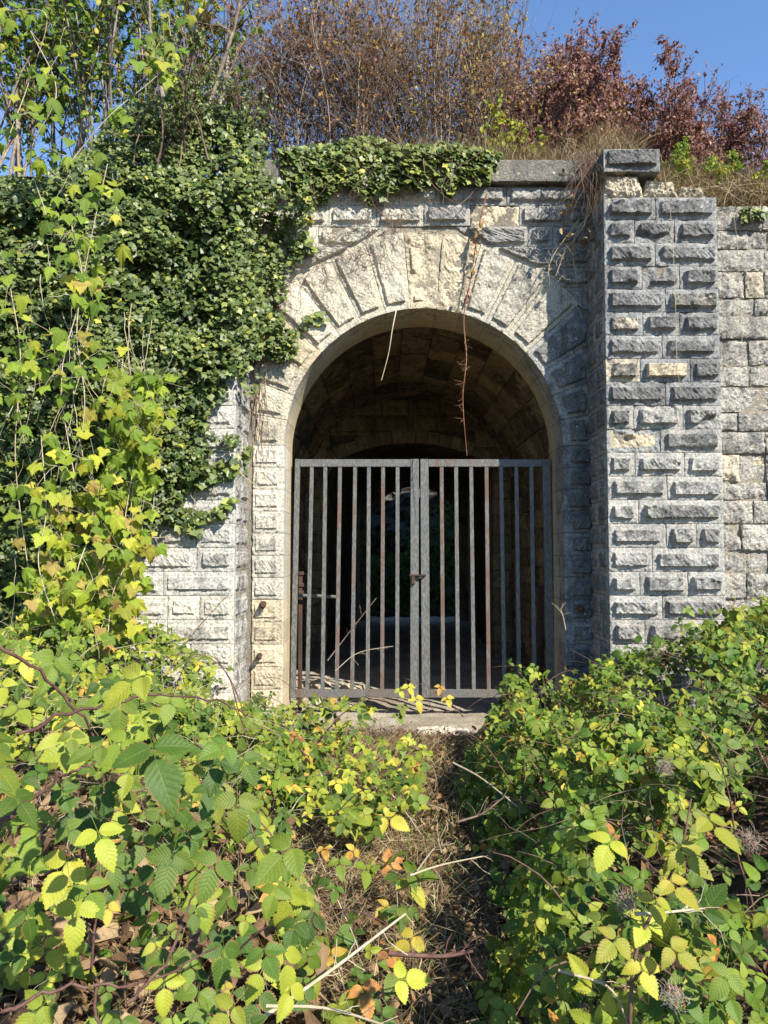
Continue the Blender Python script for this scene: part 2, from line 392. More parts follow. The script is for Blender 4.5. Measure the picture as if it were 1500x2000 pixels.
def basis(nv, tip):
    nv = nrm(nv); tip = nrm(tip - nv * (tip * nv).sum(-1, keepdims=True)); x = np.cross(tip, nv)
    return np.stack([x, tip, nv], -1)           # columns

def scatter_mesh(name, temps, pos, nv, tip, size, rnd, mat, stretch=1.0):
    B = basis(nv, tip) * size[:, None, None]
    which = rng.integers(0, len(temps), len(pos)); VV = []; TT = []; LL = []; o = 0
    for k, (v, t, l) in enumerate(temps):
        ix = np.where(which == k)[0]
        if not len(ix): continue
        W = np.einsum('nij,vj->nvi', B[ix], v) + pos[ix][:, None]
        lu = np.broadcast_to(l, (len(ix),) + l.shape).copy(); lu[..., 2] = rnd[ix][:, None]
        VV.append(W.reshape(-1, 3)); LL.append(lu.reshape(-1, 3))
        TT.append((t[None] + (np.arange(len(ix)) * len(v))[:, None, None] + o).reshape(-1, 3)); o += len(ix) * len(v)
    return mesh(name, np.vstack(VV), T=np.vstack(TT), luv=np.vstack(LL), mat=mat)

_tm = {}
def temp_mesh(key, temps, mat):
    if key not in _tm: _tm[key] = [mesh(key, v, T=t, luv=l, mat=mat) for v, t, l in temps]
    return _tm[key]

def leaf_objects(name, key, temps, mat, pos, nv, tip, size, rnd, parent):
    mes = temp_mesh(key, temps, mat); B = basis(nv, tip) * size[:, None, None]
    for i in range(len(pos)):
        b = B[i]; M = Matrix(((b[0, 0], b[0, 1], b[0, 2], pos[i, 0]), (b[1, 0], b[1, 1], b[1, 2], pos[i, 1]), (b[2, 0], b[2, 1], b[2, 2], pos[i, 2]), (0, 0, 0, 1)))
        link(name, mes[int(rng.integers(len(mes)))], parent, M, (float(rnd[i]), 0, 0, 1))

def foliage(parent, key, hi, lo, mat, pos, nv, tip, size, rnd, nobj=290, part='foliage', leafname='leaf'):
    """the leaves that show largest become parts, the rest one joined part"""
    d = np.linalg.norm(pos - np.array([0, 0, CZ]), axis=1)
    vis = size / d
    u = pos[:, 0] / pos[:, 1]; v = (pos[:, 2] - CZ) / pos[:, 1] - math.tan(PITCH)
    off = (np.abs(u) > .52) | (np.abs(v) > .69)
    vis = np.where(off, 0, vis)
    # in front of the others of its plant along the same line of sight
    cell = np.floor(u * 70).astype(int) * 1000 + np.floor(v * 70).astype(int)
    dmin = {}
    for c, dd in zip(cell, d): dmin[c] = min(dmin.get(c, 1e9), dd)
    vis = np.where(d > np.array([dmin[c] for c in cell]) + 0.03, vis * 0.3, vis)
    o = np.argsort(-vis); a = o[:nobj]; b = o[nobj:]
    leaf_objects(leafname, key, hi, mat, pos[a], nv[a], tip[a], size[a], rnd[a], parent)
    if len(b): link(part, scatter_mesh(key + '_' + part, lo, pos[b], nv[b], tip[b], size[b], rnd[b], mat), parent, kind='stuff')

# ------------------------------------------------------------------ stone blocks
def stone(name, Pg, Ng, parent, mat, color, margins=(.035, .035, .035, .035), boss=0.04, depth=0.06, rough=0.006, seed=None, gap=0.003, soft=0.007, broken=0.0, chip=0.0025, sharp=True, bosstint=0, amp=1.0):
    """Pg, Ng (m,n,3): rows t up, columns s along. Rusticated heightfield with a skirt."""
    seed = int(rng.integers(1 << 20)) if seed is None else seed
    m, n = Pg.shape[:2]
    def arc(A, ax):
        d = np.linalg.norm(np.diff(A, axis=ax), axis=-1); z = np.zeros_like(d[:1] if ax == 0 else d[:, :1])
        return np.concatenate([z, np.cumsum(d, axis=ax)], axis=ax)
    s = arc(Pg, 1); t = arc(Pg, 0); dl, dr, db, dt = s, s[:, -1:] - s, t, t[-1:] - t
    # joint gap: pull the outer ring in
    cen = Pg.mean((0, 1))
    d = np.minimum(np.minimum(dl, dr), np.minimum(db, dt))
    jit = (fbm(s * 28, t * 28, seed, 3) - .5) * 0.028
    jit = jit * .5
    dbm = np.minimum(np.minimum(dl - margins[0], dr - margins[1]), np.minimum(db - margins[2], dt - margins[3])) + jit
    h = np.zeros((m, n)); prof = np.full((m, n), .5)
    face = fbm(s * 13, t * 13, seed + 3, 4); g_ = 1 if seed % 2 else -1
    face2 = fbm((s + t * g_ * .8) * 62, (t - s * g_ * .8) * 16, seed + 5, 2)
    if boss > 0:
        prof = sst(-0.002, soft, dbm)
        h += prof * (boss * (0.82 + 0.9 * (face - .5)) + (face2 - .5) * 0.019 * amp)
        if broken > 0:
            bm_ = sst(.45, .62, fbm(s * 5, t * 5, seed + 9, 3) + (broken - .5)); h = h * (1 - bm_) + bm_ * ((face - .75) * .05 + (face2 - .5) * .012)
    elif boss < 0:     # rubble: rounded rough face
        h += -boss * (sst(0, .05, d + jit) - .6) + (face - .5) * 0.06 * (1 if boss < -.01 else .5) + (face2 - .5) * .02
    h += (fbm(s * 60, t * 60, seed + 7, 2) - .5) * rough
    cnoise = vnoise(s * 22, t * 22, seed + 13)
    h -= chip * 3 * sst(.018, 0, d) * (0.25 + sst(.55, .9, cnoise) * 1.4)
    V = Pg + Ng * h[..., None]
    toc = cen - Pg; edge = d < 1e-6
    V = V + nrm(toc) * (gap * edge)[..., None]
    idx = np.arange(m * n).reshape(m, n)
    Q = np.stack([idx[:-1, :-1], idx[:-1, 1:], idx[1:, 1:], idx[1:, :-1]], -1).reshape(-1, 4)
    ring = np.concatenate([idx[0, :-1], idx[:-1, -1], idx[-1, :0:-1], idx[:0:-1, 0]])
    Vf = V.reshape(-1, 3); Nf = Ng.reshape(-1, 3)
    back = Pg.reshape(-1, 3)[ring] - Nf[ring] * depth + nrm(toc.reshape(-1, 3)[ring]) * gap
    o = len(Vf); k = len(ring); b = np.arange(k); nb = (b + 1) % k
    Q2 = np.stack([ring[b], o + b, o + nb, ring[nb]], -1)
    sm = np.concatenate([np.full(len(Q), not sharp), np.zeros(len(Q2), bool)])
    luv = np.zeros((len(Vf) + len(back), 3)); luv[:len(Vf), 0] = prof.ravel(); luv[len(Vf):, 1] = 1; luv[:, 2] = bosstint
    me = mesh(name, np.vstack([Vf, back]), Q=np.vstack([Q, Q2]), mat=mat, smooth=sm, luv=luv)
    return link(name, me, parent, color=color)

def planar(O, Uv, Nv, quad, res=0.0095):
    """quad (u,v) bl br tr tl on a plane: O + u*Uv + v*z"""
    bl, br, tr, tl = [np.array(q, float) for q in quad]
    w = max(np.linalg.norm(br - bl), np.linalg.norm(tr - tl)); hh = max(np.linalg.norm(tl - bl), np.linalg.norm(tr - br))
    n = max(3, int(w / res) + 1); m = max(3, int(hh / res) + 1)
    s = np.linspace(0, 1, n)[None, :, None]; t = np.linspace(0, 1, m)[:, None, None]
    p = (bl * (1 - s) + br * s) * (1 - t) + (tl * (1 - s) + tr * s) * t
    O = np.array(O, float); Uv = np.array(Uv, float); Nv = np.array(Nv, float)
    Pg = O + p[..., :1] * Uv + p[..., 1:] * np.array([0, 0, 1.0])
    return Pg, np.broadcast_to(Nv, Pg.shape)

def front(x0, x1, z0, z1, Y, xt0=None, xt1=None, res=0.0095):
    return planar((0, Y, 0), (1, 0, 0), (0, -1, 0), [(x0, z0), (x1, z0), (x1 if xt1 is None else xt1, z1), (x0 if xt0 is None else xt0, z1)], res)

LIGHT, GREY, DARK, CREAM, PALE = (.36, .345, .315), (.275, .27, .26), (.17, .172, .172), (.52, .44, .31), (.52, .485, .41)
def tone(a, crust, var=.12):
    k = 1 + U(-var, var); return (a[0] * k, a[1] * k, a[2] * k, float(np.clip(crust, 0, 1)))

# =================================================================== THE SETTING
YW, YP, YG_ = 7.2, 6.63, 7.70        # wall face, pilaster face, gate plane
AX, AZ, AR = 0.375, 2.605, 1.31      # arch centre and radius
XL, XR = -1.237, 1.965               # corners where the wall meets the pilasters

def path_x(y): return np.interp(y, [0, 2.6, 7], [0.05, 0.18, 0.5])
def ground_z(x, y):
    x = np.asarray(x, float); y = np.asarray(y, float)
    d = np.abs(x - path_x(y)); out = sst(0.3, 2.2, d) * 0.34 * sst(7.0, 6.2, y)
    return -0.05 + out + (fbm(x * 1.7, y * 1.7, 5, 3) - .5) * 0.10 * sst(7.2, 6.6, y) + (fbm(x * 7, y * 7, 6, 2) - .5) * 0.03

def sheet(name, xs, ys, zf, mat, **kw):
    X, Y = np.meshgrid(xs, ys); V = np.stack([X, Y, zf(X, Y)], -1).reshape(-1, 3)
    idx = np.arange(len(V)).reshape(len(ys), len(xs))
    Q = np.stack([idx[:-1, :-1], idx[:-1, 1:], idx[1:, 1:], idx[1:, :-1]], -1).reshape(-1, 4)
    return link(name, mesh(name, V, Q=Q, mat=mat), **kw)

gx = np.concatenate([-np.geomspace(3, 900, 26)[::-1], np.linspace(-2.9, 2.9, 110), np.geomspace(3, 900, 26)])
gy = np.concatenate([-np.geomspace(2, 900, 20)[::-1], np.linspace(-1.8, 8.4, 180), np.geomspace(8.6, 1200, 40)])
sheet('ground', gx, gy, ground_z, M_EARTH, kind='structure', label='brown earth floor under the brambles before the gate')
sheet('passage_floor', np.linspace(-2.2, 3.0, 90), np.linspace(6.6, 19.5, 170),
      lambda x, y: ground_z(x, y) - .035 + .062 * sst(6.75, 7.3, y) + (fbm(x * 4, y * 4, 61, 3) - .5) * .06 + (fbm(x * 1.9, y * 1.9, 62, 2) - .5) * .09 * sst(7.4, 6.9, y), M_DUST, kind='structure', label='pale dusty floor running into the passage')
def mound_z(x, y): return 5.21 + sst(7.3, 12, y) * 0.25 + sst(14.5, 17.5, y) * .75 + (fbm(np.asarray(x) * .8, np.asarray(y) * .8, 9, 3) - .5) * .25 * sst(7.3, 8, y)  # unseen rise at the rear, added to shade the rock beyond the passage
sheet('earth_mound', np.concatenate([np.linspace(-40, -6, 10), np.linspace(-5.5, 5.5, 60), np.linspace(6, 40, 10)]), np.linspace(7.22, 18.5, 60), mound_z, M_EARTH,
      kind='structure', label='earth bank on top of the stone gateway')

# ------------------------------------------------------------------ gateway
gate_house = thing('stone_gateway', 'weathered limestone gateway with a round arch between two rusticated pilasters', 'gateway', (AX, YW, -.05))
# mortar bed behind the dressed stones
th = np.linspace(-90, 90, 61)
def polar(r, Y): return np.stack([AX + r * np.sin(np.radians(th)), np.full_like(th, Y), np.minimum(AZ + r * np.cos(np.radians(th)), 5.2)], -1)
def strip(a, b, o):
    k = len(a); i = np.arange(k - 1); return np.vstack([a, b]), np.stack([i, i + 1, k + i + 1, k + i], -1) + o
Vs = []; Qs = []; o = 0
for Y, r0, r1 in ((YW + .016, AR + .012, 3.05), (YW + .62, AR + .012, 2.4)):
    v, q = strip(polar(r0, Y), polar(r1, Y), o); Vs.append(v); Qs.append(q); o += len(v)
    for sgn in (-1, 1):
        v = np.array([(AX + sgn * r0, Y, -.4), (AX + sgn * r1, Y, -.4), (AX + sgn * r1, Y, AZ), (AX + sgn * r0, Y, AZ)]); Vs.append(v); Qs.append(np.array([[0, 1, 2, 3]]) + o); o += 4
# top closing strip down behind the cornice
link('mortar_bed', mesh('mortar_bed', np.vstack(Vs), Q=np.vstack(Qs), mat=M_MORTAR, smooth=False), gate_house)

# voussoirs
NV = 17; dth = 180 / NV
arch = thing('arch', None, None, (AX, YW, AZ), parent=gate_house)
for i in range(NV):
    a0 = -90 + i * dth; a1 = a0 + dth; ac = (a0 + a1) / 2
    k = i - 8
    rout = min(2.0, 1.585 / max(1e-3, abs(math.sin(math.radians(ac)))))
    if abs(k) <= 1: rout = 2.055
    elif abs(ac) < 48: rout += U(-.01, .055)
    ta = np.radians(np.linspace(a0, a1, 32))[None, :]; rr = np.linspace(AR, 1, 1)
    m = int((rout - AR) / .0095)
    # outer edge limited by the pilaster corner
    lim = np.minimum(rout, (1.588 if ac > 0 else 1.61) / np.maximum(1e-3, np.abs(np.sin(ta))))
    lim = np.where(np.abs(ta) > 1.2, lim, np.minimum(lim, rout))
    R_ = AR + (lim - AR) * np.linspace(0, 1, m)[:, None]
    Pg = np.stack([AX + R_ * np.sin(ta), np.full_like(R_, YW - .004), AZ + R_ * np.cos(ta)], -1)
    Ng = np.broadcast_to(np.array([0, -1.0, 0]), Pg.shape)
    brk = 0; bs = .038; mg = (.042, .042, .07, .06)
    if k in (0, 1): col = tone(CREAM, .12); brk = .62 if k == 0 else .75; bs = .03
    elif k < 0: col = tone((.50, .45, .355), .16)
    else: col = tone((.32, .31, .285) if k > 4 else (.42, .385, .315), .24 if k < 5 else .5)
    if k == -5: brk = .45; col = tone(CREAM, .2)
    stone('voussoir', Pg, Ng, arch, M_STONE, col, mg, bs, .62, broken=brk, gap=.0035, amp=.45)

# jamb stones
CH = .2065
for side in (-1, 1):
    z1 = AZ
    for r in range(13):
        z0 = z1 - CH
        if side < 0: x0, x1 = XL + .005, AX - AR
        else: x0, x1 = AX + AR, XR - .004
        mg = (.03, .066, .04, .04) if side < 0 else (.066, .03, .04, .04)
        col = tone(PALE if side < 0 else GREY, (.10 if r < 7 else .04) if side < 0 else .55)
        if side < 0 and r >= 7: col = tone(CREAM, .08)
        stone('jamb_stone', *front(x0, x1, z0, z1, YW - .009), gate_house, M_STONE, col, mg, .022 if side < 0 else .04, .62)
        z1 = z0
# spandrel courses
def xc(z, sgn):
    dz = z - AZ
    if dz >= 2.0: return AX + sgn * .30
    return AX + sgn * math.sqrt(4.0 - dz * dz)
spandrel = thing('spandrel_wall', None, None, (AX, YW, 4.4), parent=gate_house)
px2x = lambda px: (px - 750) / F * YW
rows = [5.12] + [float(P(800, y_, YW)[2]) for y_ in (401, 442, 482, 522, 561, 604, 640)]
joints = {0: [560, 680, 780, 862, 995], 1: [520, 640, 735, 830, 922, 1020, 1112], 2: [1037, 1086], 3: [1112], 4: [], 5: [], 6: []}
for r in range(len(rows) - 1):
    z1, z0 = rows[r], rows[r + 1]
    segs = []
    if r < 2:
        xs = [XL] + [px2x(j) for j in joints[r]] + [XR]
        segs = [(a, b, a, b) for a, b in zip(xs[:-1], xs[1:])]
    else:
        rb, rt = xc(z0, 1) - .006, xc(z1, 1) - .006
        js = [px2x(j) for j in joints[r] if px2x(j) > rb + .05] + [XR]
        a = (rb, rt)
        for j in js:
            if j - a[0] > .02: segs.append((a[0], j, min(a[1], j - .02), j))
            a = (j, j)
        lb, lt = xc(z0, -1) + .006, xc(z1, -1) + .006
        js = [XL] + ([XL + (lb - XL) * U(.4, .6)] if lb - XL > .6 else [])
        for q, j in enumerate(js):
            e = js[q + 1] if q + 1 < len(js) else None
            if e is None:
                if lb - j > .02: segs.append((j, lb, j, max(lt, j + .02)))
            else: segs.append((j, e, j, e))
    for (b0, b1, t0, t1) in segs:
        cx = (b0 + b1) / 2; right = cx > .6
        pxc = 750 + cx * F / YW
        col = tone(LIGHT if right else PALE, .26 if right else .20); brk = 0
        if r == 1 and 922 < pxc < 1020: col = tone(CREAM, .0); brk = .8
        if not right and U() < .3: brk = .5
        if right and pxc > 1090 and r > 2: col = tone(LIGHT, .34)
        w = min(b1 - b0, t1 - t0)
        if r >= 2 and abs(b0 - t0) > .04: mg = (.085, .035, .036, .036)
        elif r >= 2 and abs(b1 - t1) > .04: mg = (.035, .085, .036, .036)
        else: mg = (.042, .042, .042, .042)
        yy = YW - (.016 if (r == 1 and 830 < pxc < 922) else 0)
        stone('stone', *front(b0, b1, z0, z1, yy, t0, t1), spandrel, M_STONE, col, mg, .05 if w > .09 else .0, .06, broken=brk)

# pilasters
def pilaster(x0, x1, ytop, rowj, ret_side, nrow, colf, name_loc):
    p = thing('pilaster', None, None, name_loc, parent=gate_house)
    z1 = ytop
    ch = .2059
    for r in range(nrow):
        z0 = z1 - ch
        fr = rowj[r] if r < len(rowj) else ([.5] if r % 2 else [.33, .68])
        xs = [x0] + [x0 + f * (x1 - x0) for f in fr] + [x1]
        for q, (a, b) in enumerate(zip(xs[:-1], xs[1:])):
            col, brk = colf(r, q)
            mg = (.042 + U(-.006, .014), .042 + U(-.006, .014), .042 + U(-.004, .006), .044 + U(-.004, .008))
            stone('stone', *front(a, b, z0, z1, YP), p, M_STONE, col, mg, (.056 if x0 > 0 else .027) + U(-.008, .012), .10, broken=brk, gap=.003, bosstint=1 if col[0] > .48 and x0 > 0 else 0)
        # the return towards the gate
        xr = x0 if ret_side < 0 else x1
        ym = YP + (.30 if r % 2 else .22)
        for q, (a, b) in enumerate(((YP + .012, ym), (ym, YW + .02))):
            if ret_side < 0: Pg, Ng = planar((xr, 0, 0), (0, -1, 0), (-1, 0, 0), [(-b, z0), (-a, z0), (-a, z1), (-b, z1)], .015)
            else: Pg, Ng = planar((xr, 0, 0), (0, 1, 0), (1, 0, 0), [(a, z0), (b, z0), (b, z1), (a, z1)], .015)
            col = tone(GREY if ret_side < 0 else LIGHT, .45 if ret_side < 0 else .3)
            stone('stone', Pg, Ng, p, M_STONE, col, (.04,) * 4, .022, .06, broken=.3)
        z1 = z0
    # core, so that no light leaks through the joints
    bm = box(x0 + .02, x1 - .004, YP + .018, YW + .3, -.4, ytop - .02, 0)
    link('mortar_core', bm_mesh('mortar_core', bm, M_MORTAR), p)
    return p

RJ = [[.46], [.27, .625], [.45], [.33, .66], [.53], [.33, .65], [.495], [.30, .735], [.515], [.235, .665], [.465], [.24, .67], [.515], [.265], [.50, .76], [.375], [.265, .68], [.455], [.30, .62]]
PRX0, PRX1 = 1.935, 2.935
def col_r(r, q):
    if (r, q) in ((7, 1), (10, 0)): return tone(CREAM, .12), (.0 if r == 7 else .7)
    if (r, q) in ((5, 0), (7, 0), (4, 1)): return tone((.5, .44, .34), .42), .25
    if r >= 11: return tone(LIGHT, .24 + .12 * U()), 0
    return tone(GREY if r < 9 else LIGHT, .34 + .16 * U()), (U(.25, .5) if U() < .3 else 0)
pr = pilaster(PRX0, PRX1, 4.729, RJ, -1, 23, col_r, (2.43, YP, -.05))
LJ = [[.5], [.3, .7]] * 6 + [[.62], [.5], [.3, .66], [.67], [.38], [.42, .7], [.42], [.3, .62], [.55]]
def col_l(r, q): return tone((.42, .405, .37) if r < 17 else PALE, .10 + .14 * U()), (.3 if r > 18 else 0)
pl = pilaster(-2.27, -1.285, 4.729, LJ, 1, 23, col_l, (-1.77, YP, -.05))
for o_ in (pr,): o_['label'] = 'dark grey rusticated pilaster with clean rows of bossed blocks'
pl['label'] = 'pale rusticated pilaster half hidden under ivy and hops'
# eroded cream course and the one surviving cap stone
for (x0, x1, z0, z1, yy, c) in ((1.94, 2.30, 4.731, 4.935, YP + .005, .0), (2.30, 2.62, 4.731, 4.90, YP + .03, .1), (2.62, 2.88, 4.731, 4.86, YP + .06, .2)):
    stone('eroded_stone', *front(x0, x1, z0, z1, yy, x0 + .03, x1 - .05), gate_house, M_STONE, tone((.50, .44, .33), .15 + c), (.02,) * 4, -.03, .4, rough=.03)
Pg, Ng = front(1.925, 2.42, 4.93, 5.135, 6.57); stone('cap_stone', Pg, Ng, gate_house, M_STONE, tone(GREY, .6), (.035, .035, .05, .02), .05, .5)
Pg, Ng = planar((1.925, 0, 0), (0, -1, 0), (-1, 0, 0), [(-7.1, 4.93), (-6.575, 4.93), (-6.575, 5.135), (-7.1, 5.135)]); stone('cap_stone', Pg, Ng, gate_house, M_STONE, tone(DARK, .6), (.03,) * 4, .03, .2)
# top bed of the cap
Pg = np.array([[(1.925, 6.57, 5.135), (2.42, 6.57, 5.135)], [(1.925, 7.3, 5.15), (2.42, 7.3, 5.15)]], float)
s = np.linspace(0, 1, 12); Pg = (Pg[0][None, :] * (1 - s[:, None, None]) + Pg[1][None, :] * s[:, None, None]); Pg = Pg[:, :1] * (1 - s[None, :, None]) + Pg[:, 1:] * s[None, :, None]
stone('cap_stone', Pg, np.broadcast_to(np.array([0, 0, 1.0]), Pg.shape), gate_house, M_STONE, tone(GREY, .5), (.03,) * 4, 0, .19)
# cornice
cxs = [XL - .02, -.35, .42, 1.02, 1.925]
for a, b in zip(cxs[:-1], cxs[1:]):
    Pg, Ng = front(a, b, 5.10, 5.31, 7.09); stone('cornice_stone', Pg, Ng, gate_house, M_STONE, tone((.20, .185, .16), .35), (.03,) * 4, 0, .3, chip=.004)
    u0 = np.linspace(a, b, 30)[None, :]; v0 = np.linspace(7.09, 7.35, 12)[:, None]
    Pt = np.stack(np.broadcast_arrays(u0, v0, 5.31 + 0 * u0), -1); stone('cornice_stone', Pt, np.broadcast_to(np.array([0, 0, 1.0]), Pt.shape), gate_house, M_STONE, tone((.24, .22, .19), .3), (.03,) * 4, 0, .15)
    Pb = np.stack(np.broadcast_arrays(u0, v0[::-1], 5.103 + 0 * u0), -1); stone('cornice_stone', Pb, np.broadcast_to(np.array([0, 0, -1.0]), Pb.shape), gate_house, M_STONE, tone((.2, .19, .17), .4), (.03,) * 4, 0, .05)
# old hinge pins left in the jambs
for (px, py, Y, r_) in ((514, 1180, YW - .03, .028), (507, 1280, YW - .03, .022), (1131, 1187, YW - .03, .026)):
    c = P(px, py, Y); v, q = tubes(np.array([[c + (0, .08, 0), c + (0, -.02, 0), c + (.01, -.085, -.012), c + (.012, -.10, -.02)]]), np.array([[r_ * 1.2, r_ * 1.1, r_, .002]]), 7)
    link('hinge_pin', mesh('hinge_pin', v, Q=q, mat=M_RUST, smooth=False), gate_house)

# ------------------------------------------------------------------ rubble walls either side of the gateway
def rubble(label, x0, x1, ztop, Y, seed, loc):
    w = thing('rubble_wall', label, 'wall', loc); r = np.random.default_rng(seed); z1 = ztop; ch = [.23, .17, .2, .25, .16, .21, .24, .19]; i = 0
    while z1 > -.1:
        h = ch[i % 8]; i += 1; z0 = z1 - h; x = x0
        while x < x1:
            wd = r.uniform(.17, .52); e = min(x + wd, x1)
            if e - x > .04:
                k = r.uniform()
                col = tone((.46, .40, .30), .2) if (k < .08 or (2.2 < z0 < 2.55 and k < .4)) else tone((.36, .335, .29), .24 + .2 * k)
                dz = r.uniform(-.012, .012)
                stone('stone', *front(x, e, z0 + .003, z1 - .003, Y + r.uniform(-.02, .02), x + r.uniform(-.01, .01), e + r.uniform(-.01, .01), res=.016), w, M_STONE, col, boss=-.006 - .008 * r.uniform(), depth=.13, rough=.012, gap=.003 + .005 * r.uniform())
            x = e
        z1 = z0
    link('mortar_core', bm_mesh('mortar_core', box(x0 - .2, x1 + .3, Y + .022, Y + .4, -.4, ztop - .03, 0), M_MORTAR), w)
    return w
rubble('rough grey and cream rubble wall beside the dark pilaster', 2.95, 4.35, 4.72, 6.78, 5, (3.6, 6.8, -.05))
w2 = thing('rubble_wall', 'plain earth-stained retaining wall buried behind the ivy and hops', 'wall', (-4, 6.9, -.05))
link('mortar_core', bm_mesh('mortar_core', box(-9, -2.28, 6.85, 7.3, -.4, 4.7, 0), M_MORTAR), w2)
w3 = thing('retaining_wall', 'weathered masonry wall running on past the rubble', 'wall', (7, 6.9, -.05))
link('mortar_core', bm_mesh('mortar_core', box(4.66, 10, 6.80, 7.3, -.4, 4.7, 0), M_MORTAR), w3)

# ------------------------------------------------------------------ vaulted passage
passage = thing('vaulted_passage', 'dark barrel-vaulted stone passage seen through the barred gate', 'passage', (AX, 10, -.05))
def axc(Y): return AX + (Y - 7.8) * 0.034 * sst(12, 12.5, Y) + 0
BR_, BZ = 1.625, 2.41
def shell(y0, y1, cx0, cx1, R, zs, mat, sag=1.0):
    t = np.radians(np.linspace(-90, 90, 33)); prof = [(-R, -.4)] + [(R * math.sin(a), zs + R * sag * math.cos(a)) for a in t] + [(R, -.4)]
    pr_ = np.array(prof); a = np.stack([pr_[:, 0] + cx0, np.full(len(pr_), y0), pr_[:, 1]], -1); b = np.stack([pr_[:, 0] + cx1, np.full(len(pr_), y1), pr_[:, 1]], -1)
    return strip(a, b, 0)
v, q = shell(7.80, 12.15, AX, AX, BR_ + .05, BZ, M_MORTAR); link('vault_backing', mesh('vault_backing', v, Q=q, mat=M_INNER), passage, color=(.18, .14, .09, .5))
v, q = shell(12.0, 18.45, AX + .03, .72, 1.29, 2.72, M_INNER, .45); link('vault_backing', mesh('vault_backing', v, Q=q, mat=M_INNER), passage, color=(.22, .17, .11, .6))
vault = thing('barrel_vault', None, None, (AX, 10, 4.0), parent=passage)
nA = 15
for i in range(nA):
    a0 = -90 + i * 180 / nA; a1 = a0 + 180 / nA; y = 7.84 + U(-.2, 0)
    while y < 12.0:
        e = min(y + U(.35, .75), 12.02); y_ = max(y, 7.83)
        if e - y_ > .06:
            ta = np.radians(np.linspace(a0, a1, 7))[:, None]; yy = np.linspace(y_, e, max(4, int((e - y_) / .06)))[None, :]
            R_ = BR_ + U(-.02, .02)
            Pg = np.stack(np.broadcast_arrays(AX + R_ * np.sin(ta), yy, BZ + R_ * np.cos(ta)), -1)
            Ng = np.stack(np.broadcast_arrays(-np.sin(ta), 0 * yy, -np.cos(ta)), -1)
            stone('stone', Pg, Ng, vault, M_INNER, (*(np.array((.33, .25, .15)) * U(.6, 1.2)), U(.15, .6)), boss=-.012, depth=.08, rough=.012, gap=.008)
        y = e
for sgn in (-1, 1):
    side = thing('side_wall', None, None, (AX + sgn * BR_, 10, 0), parent=passage); z1 = BZ
    for r in range(10):
        z0 = z1 - .25; y = 7.84 + U(-.2, 0)
        while y < 12.0:
            e = min(y + U(.35, .7), 12.02); y_ = max(y, 7.83)
            if e - y_ > .06:
                xr = AX + sgn * (BR_ + U(-.015, .02))
                if sgn > 0: Pg, Ng = planar((xr, 0, 0), (0, -1, 0), (-1, 0, 0), [(-e, z0), (-y_, z0), (-y_, z1), (-e, z1)], .05)
                else: Pg, Ng = planar((xr, 0, 0), (0, 1, 0), (1, 0, 0), [(y_, z0), (e, z0), (e, z1), (y_, z1)], .05)
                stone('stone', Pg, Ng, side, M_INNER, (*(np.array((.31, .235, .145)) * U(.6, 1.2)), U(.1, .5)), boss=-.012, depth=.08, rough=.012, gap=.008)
            y = e
        z1 = z0
# cross wall with a lower segmental arch
cross = thing('cross_wall', None, None, (AX, 12, 0), parent=passage)
CW, CR, CZ0 = 1.285, 2.55, 3.31 - 2.55          # half width, radius, centre height
cxm = AX + .03; amax = math.degrees(math.asin(CW / CR))
def seg_z(x): return CZ0 + math.sqrt(max(0, CR ** 2 - (x - cxm) ** 2))
V = []; Q = []
xs = np.linspace(cxm - CW, cxm + CW, 25); top = [(x, 12.04, 4.1) for x in xs]; bot = [(x, 12.04, seg_z(x)) for x in xs]
v, q = strip(np.array(bot), np.array(top), 0); V.append(v); Q.append(q); o = len(v)
for a, b in ((AX - 1.75, cxm - CW), (cxm + CW, AX + 1.75)):
    V.append(np.array([(a, 12.04, -.3), (b, 12.04, -.3), (b, 12.04, 4.1), (a, 12.04, 4.1)])); Q.append(np.array([[0, 1, 2, 3]]) + o); o += 4
link('mortar_bed', mesh('mortar_bed', np.vstack(V), Q=np.vstack(Q), mat=M_INNER, smooth=False), cross, color=(.14, .11, .07, .5))
for i in range(15):
    a0 = math.radians(-amax + i * 2 * amax / 15); a1 = math.radians(-amax + (i + 1) * 2 * amax / 15)
    ta = np.linspace(a0, a1, 5)[None, :]; R_ = np.linspace(CR, CR + .2 + U(-.03, .04), 5)[:, None]
    Pg = np.stack(np.broadcast_arrays(cxm + R_ * np.sin(ta), 12.0 + 0 * R_, CZ0 + R_ * np.cos(ta)), -1)
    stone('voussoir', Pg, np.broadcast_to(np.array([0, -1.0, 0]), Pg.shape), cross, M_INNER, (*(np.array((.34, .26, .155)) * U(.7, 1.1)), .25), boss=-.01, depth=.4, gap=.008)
z1 = 4.0
for r in range(4):
    z0 = z1 - .25; x = AX - 1.6 + U(-.3, 0)
    while x < AX + 1.6:
        e = x + U(.35, .8); lo = max(z0, seg_z(x) + .2, seg_z(min(e, cxm + CW)) + .2) if abs((x + e) / 2 - cxm) < CW else z0
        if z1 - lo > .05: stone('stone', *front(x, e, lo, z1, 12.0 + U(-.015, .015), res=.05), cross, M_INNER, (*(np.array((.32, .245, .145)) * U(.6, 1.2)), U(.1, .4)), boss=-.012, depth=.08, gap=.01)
        x = e
    z1 = z0
for sgn in (-1, 1):
    z1 = 3.0
    for r in range(11):
        z0 = z1 - .28; a, b = (AX - 1.62, cxm - CW) if sgn < 0 else (cxm + CW, AX + 1.62)
        stone('stone', *front(a, b, z0, z1, 12.0, res=.05), cross, M_INNER, (*(np.array((.28, .215, .13)) * U(.7, 1.1)), .3), boss=-.012, depth=.3, gap=.008); z1 = z0
